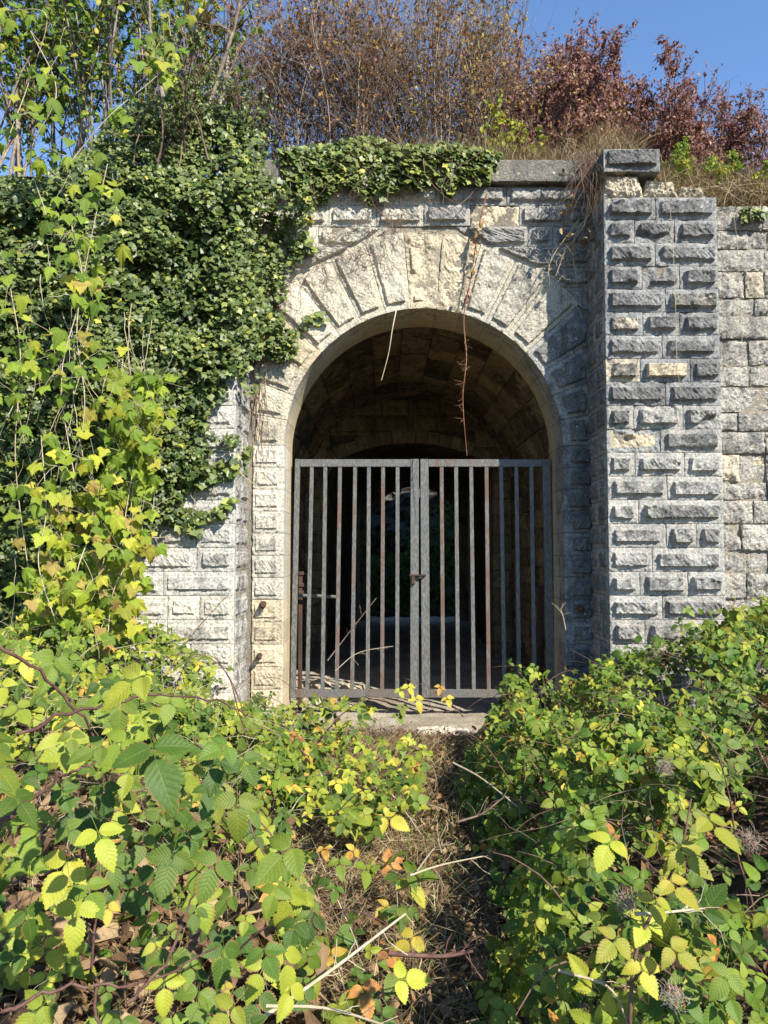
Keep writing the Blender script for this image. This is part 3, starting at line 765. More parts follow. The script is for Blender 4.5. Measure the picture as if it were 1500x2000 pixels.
# far end wall with the exit arch and the bank beyond it
far = thing('end_wall', None, None, (.73, 18.4, 0), parent=passage)
t = np.radians(np.linspace(-90, 90, 31)); inner = np.stack([.73 + 1.08 * np.sin(t), np.full_like(t, 18.4), 2.15 + 1.02 * np.cos(t)], -1); outer = np.stack([.73 + 4 * np.sin(t), np.full_like(t, 18.4), 2.15 + 2.95 * np.cos(t) ** .5], -1)
v, q = strip(inner, outer, 0); v = np.vstack([v, [(-3.27, 18.4, -.4), (-.35, 18.4, -.4), (-.35, 18.4, 2.15), (-3.27, 18.4, 2.15), (1.81, 18.4, -.4), (4.73, 18.4, -.4), (4.73, 18.4, 2.15), (1.81, 18.4, 2.15)]])
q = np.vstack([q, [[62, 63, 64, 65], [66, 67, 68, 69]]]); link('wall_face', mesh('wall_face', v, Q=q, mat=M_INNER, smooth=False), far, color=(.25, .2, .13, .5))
rk = thing('rock_face', 'sunlit grey rock face glimpsed through the far end of the passage', 'rock face', (.5, 21.5, -.05))
Pg, Ng = front(-4, 5, -.3, 5.2, 21.6, res=.09)
X, Z = Pg[..., 0], Pg[..., 2]
h = (fbm(X * 1.5, Z * 2.2, 71, 4) - .5) * 1.0 + np.abs(fbm(X * 4, Z * 5, 72, 3) - .5) * .5
V = Pg + Ng * h[..., None]; m, n = X.shape; idx = np.arange(m * n).reshape(m, n)
link('rock', mesh('rock', V, Q=np.stack([idx[:-1, :-1], idx[:-1, 1:], idx[1:, 1:], idx[1:, :-1]], -1).reshape(-1, 4), mat=M_INNER, smooth=False), rk, color=(.08, .08, .076, .5))
n = 3600; p = np.stack([U(-1.6, 3.2, n), U(19.6, 20.9, n), U(-.1, 1, n) ** .8 * 2.3], -1); p[:, 2] *= np.interp(p[:, 0], [-1, .5, 1.0, 2.5], [.75, .85, 1.5, 1.7]) * .8
sh = thing('shrub', 'dim green shrub growing beyond the far end of the passage', 'shrub', (.8, 20.3, -.05))
link('foliage', scatter_mesh('far_foliage', OVATE, p, rng.normal(0, .6, (n, 3)) + SUN, rng.normal(0, 1, (n, 3)), U(.08, .18, n), U(0, .3, n), M_GRN), sh, kind='stuff')

# ------------------------------------------------------------------ barred gate: two leaves
def gate_leaf(label, x0, x1, bars, meet, rusty):
    zt, zb = 2.535, .165
    g = thing('iron_gate', label, 'gate', ((x0 + x1) / 2, YG_, zb))
    sw = .082; a, b = (sw * .62, sw) if meet > 0 else (sw, sw * .95)
    for k, (u0, u1) in enumerate(((x0, x0 + a), (x1 - b, x1))):
        link('stile', bm_mesh('stile', box(u0, u1, YG_ - .025, YG_ + .025, zb, zt), M_IRON), g, color=(1, 1, 1, .1))
    link('top_rail', bm_mesh('top_rail', box(x0 + a + .001, x1 - b - .001, YG_ - .023, YG_ + .023, zt - .078, zt - .003), M_IRON), g, color=(1, 1, 1, .45))
    link('bottom_rail', bm_mesh('bottom_rail', box(x0 + a + .001, x1 - b - .001, YG_ - .023, YG_ + .023, zb + .002, zb + .08), M_IRON), g, color=(1, 1, 1, .75))
    for i, px in enumerate(bars):
        x = (px - 750) / F * YG_
        link('bar', bm_mesh('bar', box(x - .019, x + .019, YG_ - .016, YG_ + .016, zb + .075, zt - .072, .002), M_IRON), g, color=(1, 1, 1, rusty[i]))
    return g
def rack(g, meet):
    for o in g.children:
        w = o.matrix_local.translation + g.location; j0, j1 = (U(-.004, .004), U(-.006, .006)) if o.name.startswith('bar') else (0, 0)
        for v in o.data.vertices:
            x, z = v.co.x + w.x, v.co.z + w.z; t = (2.535 - z) / 2.37
            d = (x - xm) / 1.27; v.co.x += t * (.030 * d if d < 0 else .012 * d) + j0 * (1 - t) + j1 * t
xm = (819.5 - 750) / F * YG_
g1 = gate_leaf('barred iron gate leaf nearest the ivy, fully sunlit', -.895, xm - .008, [607.7, 635.5, 663.7, 692.7, 721, 748.8, 777], 1, [.1, .2, .75, .7, .2, .9, .6])
g2 = gate_leaf('barred iron gate leaf half in the dark pilaster\'s shadow', xm + .008, 1.67, [862.9, 891, 921, 950, 979, 1008.6, 1038], -1, [.9, .3, .4, 1.0, .1, .1, .1])
rack(g1, 1); rack(g2, -1)
zl = P(800, 1124, YG_)[2]
for (xa, xb, ya, yb, za, zb_) in ((xm - .105, xm + .06, YG_ - .065, YG_ - .027, zl - .006, zl + .012), (xm - .085, xm - .05, YG_ - .062, YG_ - .027, zl - .085, zl - .007), (xm - .02, xm + .03, YG_ - .058, YG_ - .027, zl - .032, zl - .007)):
    link('latch', bm_mesh('latch', box(xa, xb, ya, yb, za, zb_, .004), M_RUST), g1)
# old iron fittings behind the gate
def rod(name, pts, r, mat, label, cat, sides=8, k=12):
    v, q = tubes(spline(pts, k), r, sides); me = mesh(name, v, Q=q, mat=mat); return link(name, me, label=label, cat=cat)
rod('iron_bolt', [P(575, 1163, 7.86), P(620, 1164, 7.86), P(656, 1166, 7.86)], .018, M_IRON, 'horizontal iron bolt bar behind the lower gate bars', 'bolt')
st = thing('iron_post', 'rusty iron hinge post standing behind the sunlit gate leaf', 'post', (P(587, 1300, 7.95)[0], 7.95, 0))
b0 = P(587, 1120, 7.95); link('shaft', bm_mesh('shaft', box(b0[0] - .02, b0[0] + .02, 7.93, 7.97, -.05, b0[2] + .02, .004), M_RUST), st)
for dz in (0.0, -.12, -.2): link('collar', bm_mesh('collar', box(b0[0] - .034, b0[0] + .034, 7.915, 7.985, b0[2] + dz - .02, b0[2] + dz + .02, .006), M_RUST), st)
st = thing('iron_post', 'dark iron post in the shadow behind the shaded gate bars', 'post', (P(1057, 1300, 7.95)[0], 7.95, 0))
b0 = P(1055, 1150, 7.95); link('shaft', bm_mesh('shaft', box(b0[0] - .03, b0[0] + .03, 7.92, 7.98, -.05, b0[2], .006), M_RUST), st)
link('knob', bm_mesh('knob', box(b0[0] - .05, b0[0] + .05, 7.90, 8.0, b0[2] - .06, b0[2] + .03, .02), M_RUST), st)
# rubble lying inside, beside the sunlit leaf, and threshold slab
for i in range(16):
    px, py, Y = U(575, 660), U(1290, 1350), 0
    x, y = U(-1.15, -.30), U(7.95, 9.6); r_ = U(.05, .14)
    bm = bmesh.new(); bmesh.ops.create_icosphere(bm, subdivisions=2, radius=r_)
    for vv in bm.verts: vv.co *= .75 + .5 * float(vnoise(vv.co.x * 14 + i * 9, vv.co.y * 14 + vv.co.z * 19, i)); vv.co.z *= .65
    link('fallen_stone', bm_mesh('fallen_stone', bm, M_STONE), M=Matrix.Translation((x, y, float(ground_z(x, y)) + r_ * .35)), color=tone(CREAM, .1), label='pale broken stone in the rubble heap inside the gate', cat='stone', group='rubble heap inside the gate')
slab = front(.0, .85, -.07, .02, 7.02, res=.02)
th_ = thing('threshold_stone', 'pale threshold slab catching the sun below the gate', 'stone', (.45, 7.1, -.05))
u0 = np.linspace(.0, .5, 26)[None, :]; v0 = np.linspace(7.02, 7.24, 12)[:, None]
Pt = np.stack(np.broadcast_arrays(u0 + .04 * v0, v0, -.022 + .012 * np.sin(u0 * 9) + 0 * v0), -1)
stone('slab', Pt, np.broadcast_to(np.array([0, 0, 1.0]), Pt.shape), th_, M_STONE, (.6, .56, .47, .0), (.02,) * 4, 0, .15, rough=.02, chip=.015)

# =================================================================== VEGETATION
UP = np.array([0, 0, 1.0])
def rn(n, s=1.0): return rng.normal(0, s, (n, 3))

# ------------------------------------------------------------------ shrubs and saplings on the bank
def branches(start, dirs, length, k, wob, up=0.0, grav=0.0):
    n = len(start); d = nrm(dirs); pts = [start]; step = (length / (k - 1))[:, None]
    for i in range(k - 1):
        d = nrm(d + rng.normal(0, wob, (n, 3)) + UP * (up - grav * i / k)); pts.append(pts[-1] + d * step)
    return np.stack(pts, 1)

def taper(r0, k, end=.25): return r0[:, None] * np.linspace(1, end, k)[None]

def shrub(name, label, cat, base, h, spread, n0, n1, n2, nleaf, temps, lsize, mat, bark, group=None, lean=(0, 0, 0), r0=.014, droop=.6, rlo=0., rhi=1., low=.2, twigbark=None, l1=.42, leaf_lo=0.0, sunny=.8):
    base = np.array(base, float); o = thing(name, label, cat, base, group)
    st = base + rn(n0, .14 * spread + .05) * (1, 1, 0); dr = UP + rn(n0, .28 * spread) * (1, 1, .2) + np.array(lean)
    L0 = h * U(.7, 1.05, n0); B0 = branches(st, dr, L0, 12, .09, .05)
    for i in range(n0):
        v, q = tubes(B0[i], np.linspace(r0 * U(.7, 1.3), r0 * .2, 12), 5); link('stem', mesh('stem', v, Q=q, mat=bark), o)
    i1 = rng.integers(0, n0, n1); t1 = low + (1 - low) * U(0, 1, n1) ** .8; j = np.clip((t1 * 11).astype(int), 0, 10)
    tan = nrm(B0[i1, j + 1] - B0[i1, j]); L1 = h * l1 * (1.05 - .75 * t1) * U(.6, 1.2, n1)
    B1 = branches(B0[i1, j], tan * .8 + rn(n1, .5) + UP * .15, L1, 8, .14, .06)
    i2 = rng.integers(0, n1, n2); j2 = rng.integers(1, 7, n2); tan2 = nrm(B1[i2, j2 + 1] - B1[i2, j2])
    B2 = branches(B1[i2, j2], tan2 * .7 + rn(n2, .55), L1[i2] * U(.25, .6, n2), 5, .18, .03)
    v1, q1 = tubes(B1, taper(r0 * U(.25, .5, n1), 8), 3); v2, q2 = tubes(B2, taper(r0 * U(.12, .24, n2), 5, .4), 3)
    link('twigs', mesh('twigs', np.vstack([v1, v2]), Q=np.vstack([q1, q2 + len(v1)]), mat=twigbark or bark), o, kind='stuff')
    if nleaf:
        a = int(nleaf * .45); ia = rng.integers(0, n1, a); ja = rng.integers(2, 8, a); ib = rng.integers(0, n2, nleaf - a); jb = rng.integers(1, 5, nleaf - a)
        p = np.vstack([B1[ia, ja], B2[ib, jb]]) + rn(nleaf, .015)
        if leaf_lo: 
            keep = U(0, 1, nleaf) < sst(base[2] + leaf_lo - .5, base[2] + leaf_lo + .3, p[:, 2]) + .12; p = p[keep]
        m = len(p)
        tip = rn(m, .6) - UP * droop; nv = rn(m, .6) + SUN * sunny
        r = U(rlo, rhi, m)
        link('foliage', scatter_mesh(name + '_foliage', temps, p, nv, tip, lsize * U(.6, 1.25, m), r, mat), o, kind='stuff')
    return o

def at_top(px, Y): x = (px - 750) / F * Y; return (x * 1.0, Y, float(mound_z(x, Y)) - .03)

# crimson dogwoods over the dark pilaster
dg = 'dogwood shrubs on the bank'
shrub('dogwood_shrub', 'tallest crimson dogwood against the blue sky', 'shrub', at_top(1105, 8.7), 2.62, .55, 9, 143, 672, 6612, OVATE, .046, M_DOG, M_TWIG, dg, rhi=.8)
shrub('dogwood_shrub', 'dark crimson dogwood just beside the tallest one, towards the bare thicket', 'shrub', at_top(1010, 8.6), 2.05, .65, 9, 143, 672, 5916, OVATE, .046, M_DOG, M_TWIG, dg, rhi=.9)
shrub('dogwood_shrub', 'crimson dogwood with two upright peaks above the cap stone', 'shrub', at_top(1215, 8.4), 1.95, .6, 10, 156, 768, 6960, OVATE, .046, M_DOG, M_TWIG, dg, rhi=.8)
shrub('dogwood_shrub', 'dogwood with spiky purple shoots beyond the cap stone', 'shrub', at_top(1305, 8.6), 2.05, .5, 9, 143, 672, 5916, OVATE, .046, M_DOG, M_TWIG, dg, rhi=.75)
shrub('dogwood_shrub', 'sparse purple dogwood with sky showing between its shoots', 'shrub', at_top(1420, 8.7), 1.65, .55, 9, 117, 512, 3132, OVATE, .046, M_DOG, M_TWIG, dg, rhi=.7)
shrub('dogwood_shrub', 'low russet dogwood at the far end of the bank', 'shrub', at_top(1530, 8.5), 1.5, .6, 9, 117, 512, 3132, OVATE, .046, M_DOG, M_TWIG, dg, rhi=.9)
shrub('dogwood_shrub', 'low reddish dogwood filling the gap behind the dry grass', 'shrub', at_top(1155, 8.0), 1.35, .8, 9, 130, 608, 4524, OVATE, .046, M_DOG, M_TWIG, dg, rlo=.2, rhi=.95)
shrub('dogwood_shrub', 'low wine-red dogwood behind the small green bush', 'shrub', at_top(1375, 8.0), 1.15, .8, 9, 130, 608, 3828, OVATE, .046, M_DOG, M_TWIG, dg, rlo=.1, rhi=.9)
shrub('dogwood_shrub', 'broad crimson dogwood standing behind the tallest one', 'shrub', at_top(1165, 9.3), 2.5, .6, 12, 180, 700, 5200, OVATE, .046, M_DOG, M_TWIG, dg, rhi=.85)
shrub('dogwood_shrub', 'rust-red dogwood behind the gap in the thicket', 'shrub', at_top(1060, 9.2), 2.5, .6, 12, 180, 700, 5200, OVATE, .046, M_DOG, M_TWIG, dg, rlo=.1, rhi=.95)
shrub('dogwood_shrub', 'purple dogwood behind the sparse shoots at the bank end', 'shrub', at_top(1400, 9.4), 2.1, .6, 12, 160, 600, 4000, OVATE, .046, M_DOG, M_TWIG, dg, rhi=.8)
shrub('dogwood_shrub', 'red-brown dogwood where the crimson shrubs meet the bare thicket', 'shrub', at_top(985, 8.9), 2.5, .6, 12, 180, 700, 4200, OVATE, .044, M_DOG, M_TWIG, dg, rlo=.15, rhi=1.0)
# bare, russet and gold thicket over the arch
tg = 'bare autumn shrubs over the arch'
for k, (px, Y, h, nl, lab, lo_, hi_) in enumerate([
        (930, 8.3, 2.7, 900, 'twiggy grey shrub with a few gold leaves beside the crimson dogwoods', .35, .98),
        (850, 8.0, 2.8, 800, 'bare pale-stemmed shrub rising behind the ivied cornice', .3, .95),
        (760, 8.4, 3.0, 1100, 'russet shrub with fine grey twigs over the arch crown', .2, .9),
        (690, 8.1, 2.9, 1000, 'brown-leaved thicket shrub over the pale spandrel', .1, .85),
        (610, 8.5, 3.0, 1300, 'reddish brown shrub thick with small leaves above the ivy edge', .0, .7),
        (530, 8.8, 3.0, 1200, 'dark red-brown shrub behind the leaning grey branch', .0, .6),
        (800, 9.6, 3.2, 1500, 'tall gold-tinted shrub at the back of the thicket', .45, 1.0),
        (960, 9.4, 2.7, 1200, 'yellow-brown shrub at the back beside the sky gap', .4, 1.0),
        (450, 9.2, 2.9, 1100, 'thin russet shrub showing sky between its twigs', .0, .7)]):
    shrub('thicket_shrub', lab, 'shrub', at_top(px, Y), h, .5, 13, 210, 900, int(nl * 1.9), OVATE, .048, M_BRN, M_BARK, tg, r0=.012, rlo=lo_, rhi=hi_, twigbark=M_TWIG if k % 2 else M_BARK, l1=.5)
# saplings over the ivy
sg = 'slender saplings over the ivy'
for k, (px, Y, h, nl, lab, ln) in enumerate([
        (30, 7.9, 3.4, 500, 'slender sapling with broad yellow-green leaves at the picture edge', (.0, 0, 0)),
        (110, 8.2, 3.5, 420, 'tall straight sapling with sparse green leaves', (.05, 0, 0)),
        (190, 7.7, 3.4, 450, 'sapling with hanging bright green leaflets above the hops', (.0, -.05, 0)),
        (260, 8.4, 3.5, 260, 'pale thin-stemmed sapling almost without leaves', (.0, 0, 0)),
        (330, 7.8, 3.2, 420, 'green-leaved sapling next to the leaning grey branch', (.0, 0, 0)),
        (-60, 7.6, 3.2, 400, 'leafy sapling just past the picture edge', (.1, 0, 0))]):
    shrub('sapling', lab, 'tree', at_top(px, Y), h, .36, 8, 90, 320, int(nl * 4.2), OVATE_HI, .066, M_GRN, M_BARK, sg, lean=ln, r0=.017, twigbark=M_TWIG, l1=.36, sunny=1.0)
for (px, Y, h, lab, ln) in ((385, 7.3, 2.4, 'grey forked branch leaning up out of the ivy', (.35, -.1, 0)), (345, 7.2, 2.3, 'dark upright bare sapling rising from the ivy', (-.12, -.1, 0))):
    shrub('bare_sapling', lab, 'tree', at_top(px, Y), h, .12, 2, 26, 90, 60, OVATE, .06, M_BRN, M_BARK, sg, lean=ln, r0=.032, twigbark=M_TWIG, l1=.5)
# small green bush beyond the cap stone, yellow one further on
shrub('box_bush', 'small dense green bush beside the cap stone', 'bush', (2.78, 6.98, 4.98), .34, 1.7, 16, 200, 700, 4200, OVATE, .030, M_GRN, M_TWIG, r0=.006, rlo=.35, rhi=.95, low=.05)
shrub('yellow_bush', 'small yellow-leaved bush above the rubble wall', 'bush', (3.25, 6.95, 4.82), .38, 1.3, 9, 70, 220, 700, OVATE, .04, M_GRN, M_TWIG, r0=.007, rlo=.7, rhi=1.0)
shrub('yellow_shrub', 'little bright yellow shrub at the foot of the crimson dogwoods', 'bush', at_top(1000, 7.8), .95, .7, 6, 40, 140, 330, OVATE, .06, M_GRN, M_TWIG, r0=.007, rlo=.75, rhi=1.0)

for (x_, y_, z_, lab) in ((-2.05, 6.55, 4.85, 'tangled twiggy shrub breaking out of the ivy crown'), (-1.45, 6.7, 4.95, 'small-leaved dark shrub spilling over the ivied cornice end')):
    shrub('ivied_shrub', lab, 'shrub', (x_, y_, z_), 1.0, 1.1, 10, 110, 420, 1500, OVATE, .045, M_IVY, M_TWIG, r0=.009, rlo=.1, rhi=.8)
# dry grass along the wall top
def blades(name, p, length, width, lean, rnd, mat, label=None, parent=None, up=1.0):
    n = len(p); d = nrm(UP * up + rn(n, lean)); k = 5; side = nrm(np.cross(d, rn(n))); bend = rn(n, .9) * (1, 1, .3) - UP * .45
    t = np.linspace(0, 1, k)
    cpt = p[:, None] + d[:, None] * (length[:, None] * t)[..., None] + bend[:, None] * (length[:, None] * .45 * t ** 2)[..., None]
    w = (width[:, None] * (1 - t ** 2 * .9))[..., None] * side[:, None]
    V = np.stack([cpt - w, cpt + w], 2).reshape(-1, 3); idx = np.arange(n * k * 2).reshape(n, k, 2)
    Q = np.stack([idx[:, :-1, 0], idx[:, :-1, 1], idx[:, 1:, 1], idx[:, 1:, 0]], -1).reshape(-1, 4)
    lu = np.zeros((n, k, 2, 3)); lu[..., 0] = .5; lu[..., 1] = t[None, :, None]; lu[..., 2] = rnd[:, None, None]
    return link(name, mesh(name, V, Q=Q, luv=lu.reshape(-1, 3), mat=mat), parent, kind='stuff', label=label)
n = 14000; x = U(-.2, 4.2, n); y = 7.12 + np.abs(rng.normal(0, .45, n)); y = np.where((x > 1.9), y - .25, y)
z = np.where(y < 7.4, np.where(x > 2.4, 4.93, 5.28), mound_z(x, y))
blades('dry_grass', np.stack([x, y, z - .02], -1), U(.12, .46, n) * np.where(x > 2.9, .8, 1), U(.0012, .003, n), .30, U(0, .97, n), M_STRAW, 'straw-coloured dry grass along the top of the wall')
n = 1500; x = rng.normal(3.0, .35, n); x = x[(x > 2.4) & (x < 4.3)]; n = len(x); y = U(6.6, 7.1, n)
blades('hanging_grass', np.stack([x, y, 4.83 + 0 * x + U(-.05, .08, n)], -1), U(.1, .3, n), U(.0012, .0026, n), .9, U(0, .95, n), M_STRAW, 'dry grass spilling over the rubble wall and broken pilaster top', up=.1)

# ------------------------------------------------------------------ ivy
def ivy_scatter(poly, n, Yf, depth, nvb, size, thin=None):
    q = poly_sample(poly, n)
    base = Yf(q[:, 0], q[:, 1]); P0 = P(q[:, 0], q[:, 1], base)
    cl = fbm(P0[:, 0] * 3.1, P0[:, 2] * 3.1, 41, 3); keep = np.ones(n, bool)
    if thin is not None: keep = U(0, 1, n) < thin(q[:, 0], q[:, 1], cl)
    q = q[keep]; base = base[keep]; cl = cl[keep]; n = len(q)
    c2 = fbm(q[:, 0] * .045, q[:, 1] * .045, 43, 2)
    y = base - (cl - .5) * depth * 2.0 - (c2 - .5) * depth * .9 + rng.exponential(.06, n) * (1 + depth * 3)
    p = P(q[:, 0], q[:, 1], y)
    nv = np.array(nvb) + SUN * .55 + rn(n, .46); tip = -UP * 1.0 + rn(n, .55) + np.array([0, -.35, 0])
    return p, nv, tip, size * np.exp(rng.normal(-.05, .28, n)), cl, q
IVY_POLY = [(-200, 120), (-40, 330), (60, 350), (160, 300), (230, 215), (330, 185), (440, 205), (530, 270), (600, 300), (605, 370), (615, 415), (595, 500), (560, 560), (600, 630), (575, 690), (520, 760), (475, 795), (500, 850), (490, 890), (440, 945), (380, 960), (350, 1010), (310, 1020), (285, 1090), (255, 1210), (-200, 1240)]
def ivy_Y(px, py):
    base = np.where(py < 410, np.interp(px, [470, 540], [6.56, 6.92]), np.interp(px, [466, 520], [6.58, 7.12]))
    dist = np.clip((560 - px) / 420, 0, 1) * sst(1250, 700, py)
    over = sst(420, 250, py) * sst(620, 400, px)
    return base - .05 - .50 * dist ** .8 + over * np.interp(px, [200, 560], [.45, .15])
def edge_thin(px, py, cl):
    # ragged towards the stone: thin out near the right-hand rim
    rim = np.interp(py, [200, 280, 370, 500, 620, 700, 780, 850, 900, 960, 1020, 1100, 1210], [540, 580, 600, 590, 590, 570, 500, 500, 490, 400, 330, 290, 260])
    c3 = fbm(px * .035, py * .035, 45, 3)
    d = (rim - 22 - px) / 55 + (cl - .5) * 4.5 + (c3 - .5) * 3.0
    return sst(-.2, 1.0, d) * sst(.30, .46, c3 + .12)
ivy1 = thing('ivy', 'great dark green ivy mass smothering the pale pilaster', 'ivy', (-2.2, 6.5, -.05))
p, nv, tip, size, cl, q = ivy_scatter(IVY_POLY, 44000, ivy_Y, .17, (.05, -.75, .45), .048, edge_thin)
r = np.clip(rng.beta(2.0, 2.4, len(p)) * .95 + (cl - .5) * .3, 0, 1); r = np.where(U(0, 1, len(p)) < .012, .99, r)
foliage(ivy1, 'ivy_leaf', IVY, IVY, M_IVY, p, nv, tip, size, r, 295)
# inner, deeper leaves so that the mass has no holes; inner shade put into their dark colour
q2 = poly_sample(IVY_POLY, 9000); rim = np.interp(q2[:, 1], [200, 370, 500, 620, 780, 900, 1020, 1210], [500, 520, 530, 540, 430, 400, 280, 220]); q2 = q2[q2[:, 0] < rim - 20]
p = P(q2[:, 0], q2[:, 1], np.minimum(ivy_Y(q2[:, 0], q2[:, 1]) + U(.1, .4, len(q2)), np.interp(q2[:, 0], [430, 500], [6.55, 7.1]) + sst(430, 330, q2[:, 1]) * .8))
link('inner_foliage', scatter_mesh('ivy_inner', IVY, p, np.array([0, -1, .2]) + rn(len(p), .5), -UP + rn(len(p), .6), .08 * U(.8, 1.3, len(p)), U(0, .25, len(p)), M_IVY), ivy1, kind='stuff')
def stems_on(poly, n, Yf, L, r0, parent, mat, name='woody_stem', dirx=.25, down=True, k=14, wob=.22):
    q = poly_sample(poly, n); st = P(q[:, 0], q[:, 1], Yf(q[:, 0], q[:, 1]))
    d = np.stack([rng.normal(0, dirx, n), rng.normal(-.02, .05, n), (-1 if down else 1) * np.ones(n)], -1)
    pts = [st]; 
    for i in range(k - 1):
        d = nrm(d + np.stack([rng.normal(0, wob, n), rng.normal(0, .03, n), rng.normal(0, .1, n)], -1)); nx = pts[-1] + d * (L * U(.7, 1.3, n) / k)[:, None]; nx[:, 1] = st[:, 1] + rng.normal(0, .008, n); pts.append(nx)
    B = np.stack(pts, 1)
    for i in range(n):
        v, q_ = tubes(B[i], np.linspace(1, .35, k) * r0 * U(.5, 1.4), 4); link(name, mesh(name, v, Q=q_, mat=mat), parent)
wallY = lambda px, py: np.where(px < 462, YP - .05, np.where(px < 495, YP + .3, YW - .055))
stems_on([(255, 830), (400, 800), (470, 780), (450, 900), (300, 980)], 16, wallY, .7, .007, ivy1, M_PALE)
stems_on([(492, 760), (515, 700), (520, 720), (505, 800)], 9, wallY, .9, .004, ivy1, M_TWIG, dirx=.06, wob=.07)
stems_on([(540, 400), (800, 380), (790, 480), (700, 540), (560, 560)], 90, wallY, .5, .0026, ivy1, M_TWIG, dirx=1.1, wob=.45)
stems_on([(545, 560), (590, 560), (565, 640), (535, 680)], 12, wallY, .28, .003, ivy1, M_TWIG, dirx=.35, wob=.3)
stems_on([(-20, 500), (330, 500), (330, 800), (-20, 800)], 26, lambda a, b: ivy_Y(a, b) - .10, 1.0, .0035, ivy1, M_PALE, dirx=.12, wob=.1)
# ivy trailing over the cornice
ivy2 = thing('ivy', 'fresh green ivy trailing over the cornice above the arch', 'ivy', (.1, 7.0, 5.2))
CP = [(545, 290), (640, 280), (720, 262), (790, 285), (860, 275), (965, 292), (985, 300), (960, 330), (950, 375), (905, 385), (850, 400), (820, 440), (760, 445), (720, 425), (660, 400), (600, 400), (560, 380)]
p, nv, tip, size, cl, q = ivy_scatter(CP, 4600, lambda a, b: 7.03 + .11 * sst(350, 400, b) + .15 * sst(300, 262, b), .05, (.1, -.8, .5), .062, lambda a, b, c: sst(.34, .50, c + .14 + .12 * sst(350, 330, b) - .08 * sst(900, 980, a)) * sst(8, -14, b - (322 + 175 * (fbm(a * .022, a * 0 + 3.3, 47, 3) - .16))))
foliage(ivy2, 'ivy_leaf2', IVY, IVY, M_IVY, p, nv, tip, size, np.clip(rng.beta(2.5, 2, len(p)), 0, .97), 290)
stems_on(CP, 30, lambda a, b: 7.0 + .1 * sst(350, 400, b), .55, .0032, ivy2, M_TWIG, dirx=.6, wob=.3)
# small sprigs on the stone
for lab, poly, n, sz in (('short ivy sprig climbing the pale pilaster blocks', [(330, 985), (400, 1000), (455, 975), (440, 1010), (390, 1020), (400, 1050), (330, 1020)], 130, .075),
                         ('ivy spray lying across the pilaster under the main mass', [(310, 930), (440, 900), (490, 870), (470, 925), (400, 945), (330, 975)], 260, .08),
                         ('yellowing ivy sprig beside the pale voussoirs', [(590, 620), (625, 605), (640, 625), (600, 640)], 36, .07),
                         ('thin leafy sprig on the spandrel near the ivy edge', [(560, 470), (600, 450), (615, 490), (570, 510)], 70, .07),
                         ('green sprig at the foot of the ivied arch stones', [(555, 670), (585, 665), (580, 690), (545, 705)], 36, .07),
                         ('small ivy tuft growing from the rubble wall top', [(1440, 405), (1495, 405), (1490, 425), (1450, 430)], 60, .07)):
    c = np.mean(poly, 0); Yc = float(wallY(c[0], 0)) - .03 if c[0] < 1200 else 6.68
    s_ = thing('ivy_sprig', lab, 'ivy', P(c[0], c[1], Yc), 'ivy sprigs on the stone')
    p, nv, tip, size, cl, q = ivy_scatter(poly, n, lambda a, b: (wallY(a, b) - .05) if c[0] < 1200 else 6.66 + 0 * a, .04, (.1, -1, .3), sz)
    leaf_objects('leaf', 'ivy_leaf', IVY, M_IVY, p, nv, tip, size, np.clip(rng.beta(2.2, 2, len(p)), 0, 1), s_)

# ------------------------------------------------------------------ hop vines hanging in front of the ivy
def hop(label, lines, nleaf, size, spread, rlo, rhi, Yr):
    o = None
    for ln in lines:
        Yb = U(*Yr); ctrl = np.array([P(x, y, Yb + U(-.1, .1)) for x, y in ln])
        if o is None: o = thing('hop_vine', label, 'vine', ctrl[-1], 'hop vines over the ivy')
        c = spline(ctrl, 30); v, q = tubes(c, .004, 4); link('bine', mesh('bine', v, Q=q, mat=M_PALE), o)
        m = nleaf // len(lines); a = rng.integers(0, 30, m); p = c[a] + rn(m, spread) * (1, .8, .6) - UP * .03
        nv = np.array([.1, -1, .35]) + SUN * .5 + rn(m, .34); tip = -UP + rn(m, .35)
        leaf_objects('leaf', 'hop_leaf', HOP, M_HOP, p, nv, tip, size * U(.6, 1.25, m), np.clip(U(rlo, rhi, m) + .1 * (p[:, 2] < 2.2), 0, 1), o)
        t2 = branches(p[:m // 2], rn(m // 2, .6) + UP * .5, np.full(m // 2, .22), 5, .2); v, q = tubes(t2, .0018, 3); link('tendrils', mesh('tendrils', v, Q=q, mat=M_PALE), o, kind='stuff')
    return o
hop('yellow hop vine hanging lowest beside the pale pilaster', [[(300, 720), (270, 850), (255, 1000), (235, 1200)], [(240, 700), (225, 850), (200, 1000), (190, 1220)], [(275, 780), (262, 900), (240, 1060), (250, 1230)]], 290, .115, .085, .2, .95, (5.5, 5.9))
hop('yellow-green hop vine trailing down the middle of the ivy', [[(210, 320), (175, 480), (150, 640), (165, 800), (130, 1000)], [(140, 440), (160, 560), (120, 740), (150, 960)]], 90, .115, .11, .15, .98, (5.3, 5.7))
hop('dense yellow hop curtain low down over the ivy foot', [[(200, 930), (180, 1030), (150, 1120), (140, 1240)], [(110, 960), (120, 1080), (90, 1160), (70, 1250)], [(260, 1000), (250, 1090), (220, 1160), (210, 1245)]], 230, .112, .10, .25, .95, (5.4, 5.8))
hop('sparse hop vine with pale leaves at the picture edge', [[(20, 560), (40, 700), (30, 900), (60, 1150)], [(80, 850), (90, 1000), (75, 1100), (110, 1220)], [(-60, 500), (-50, 800), (-40, 1150)]], 110, .112, .10, .2, .9, (5.2, 5.8))
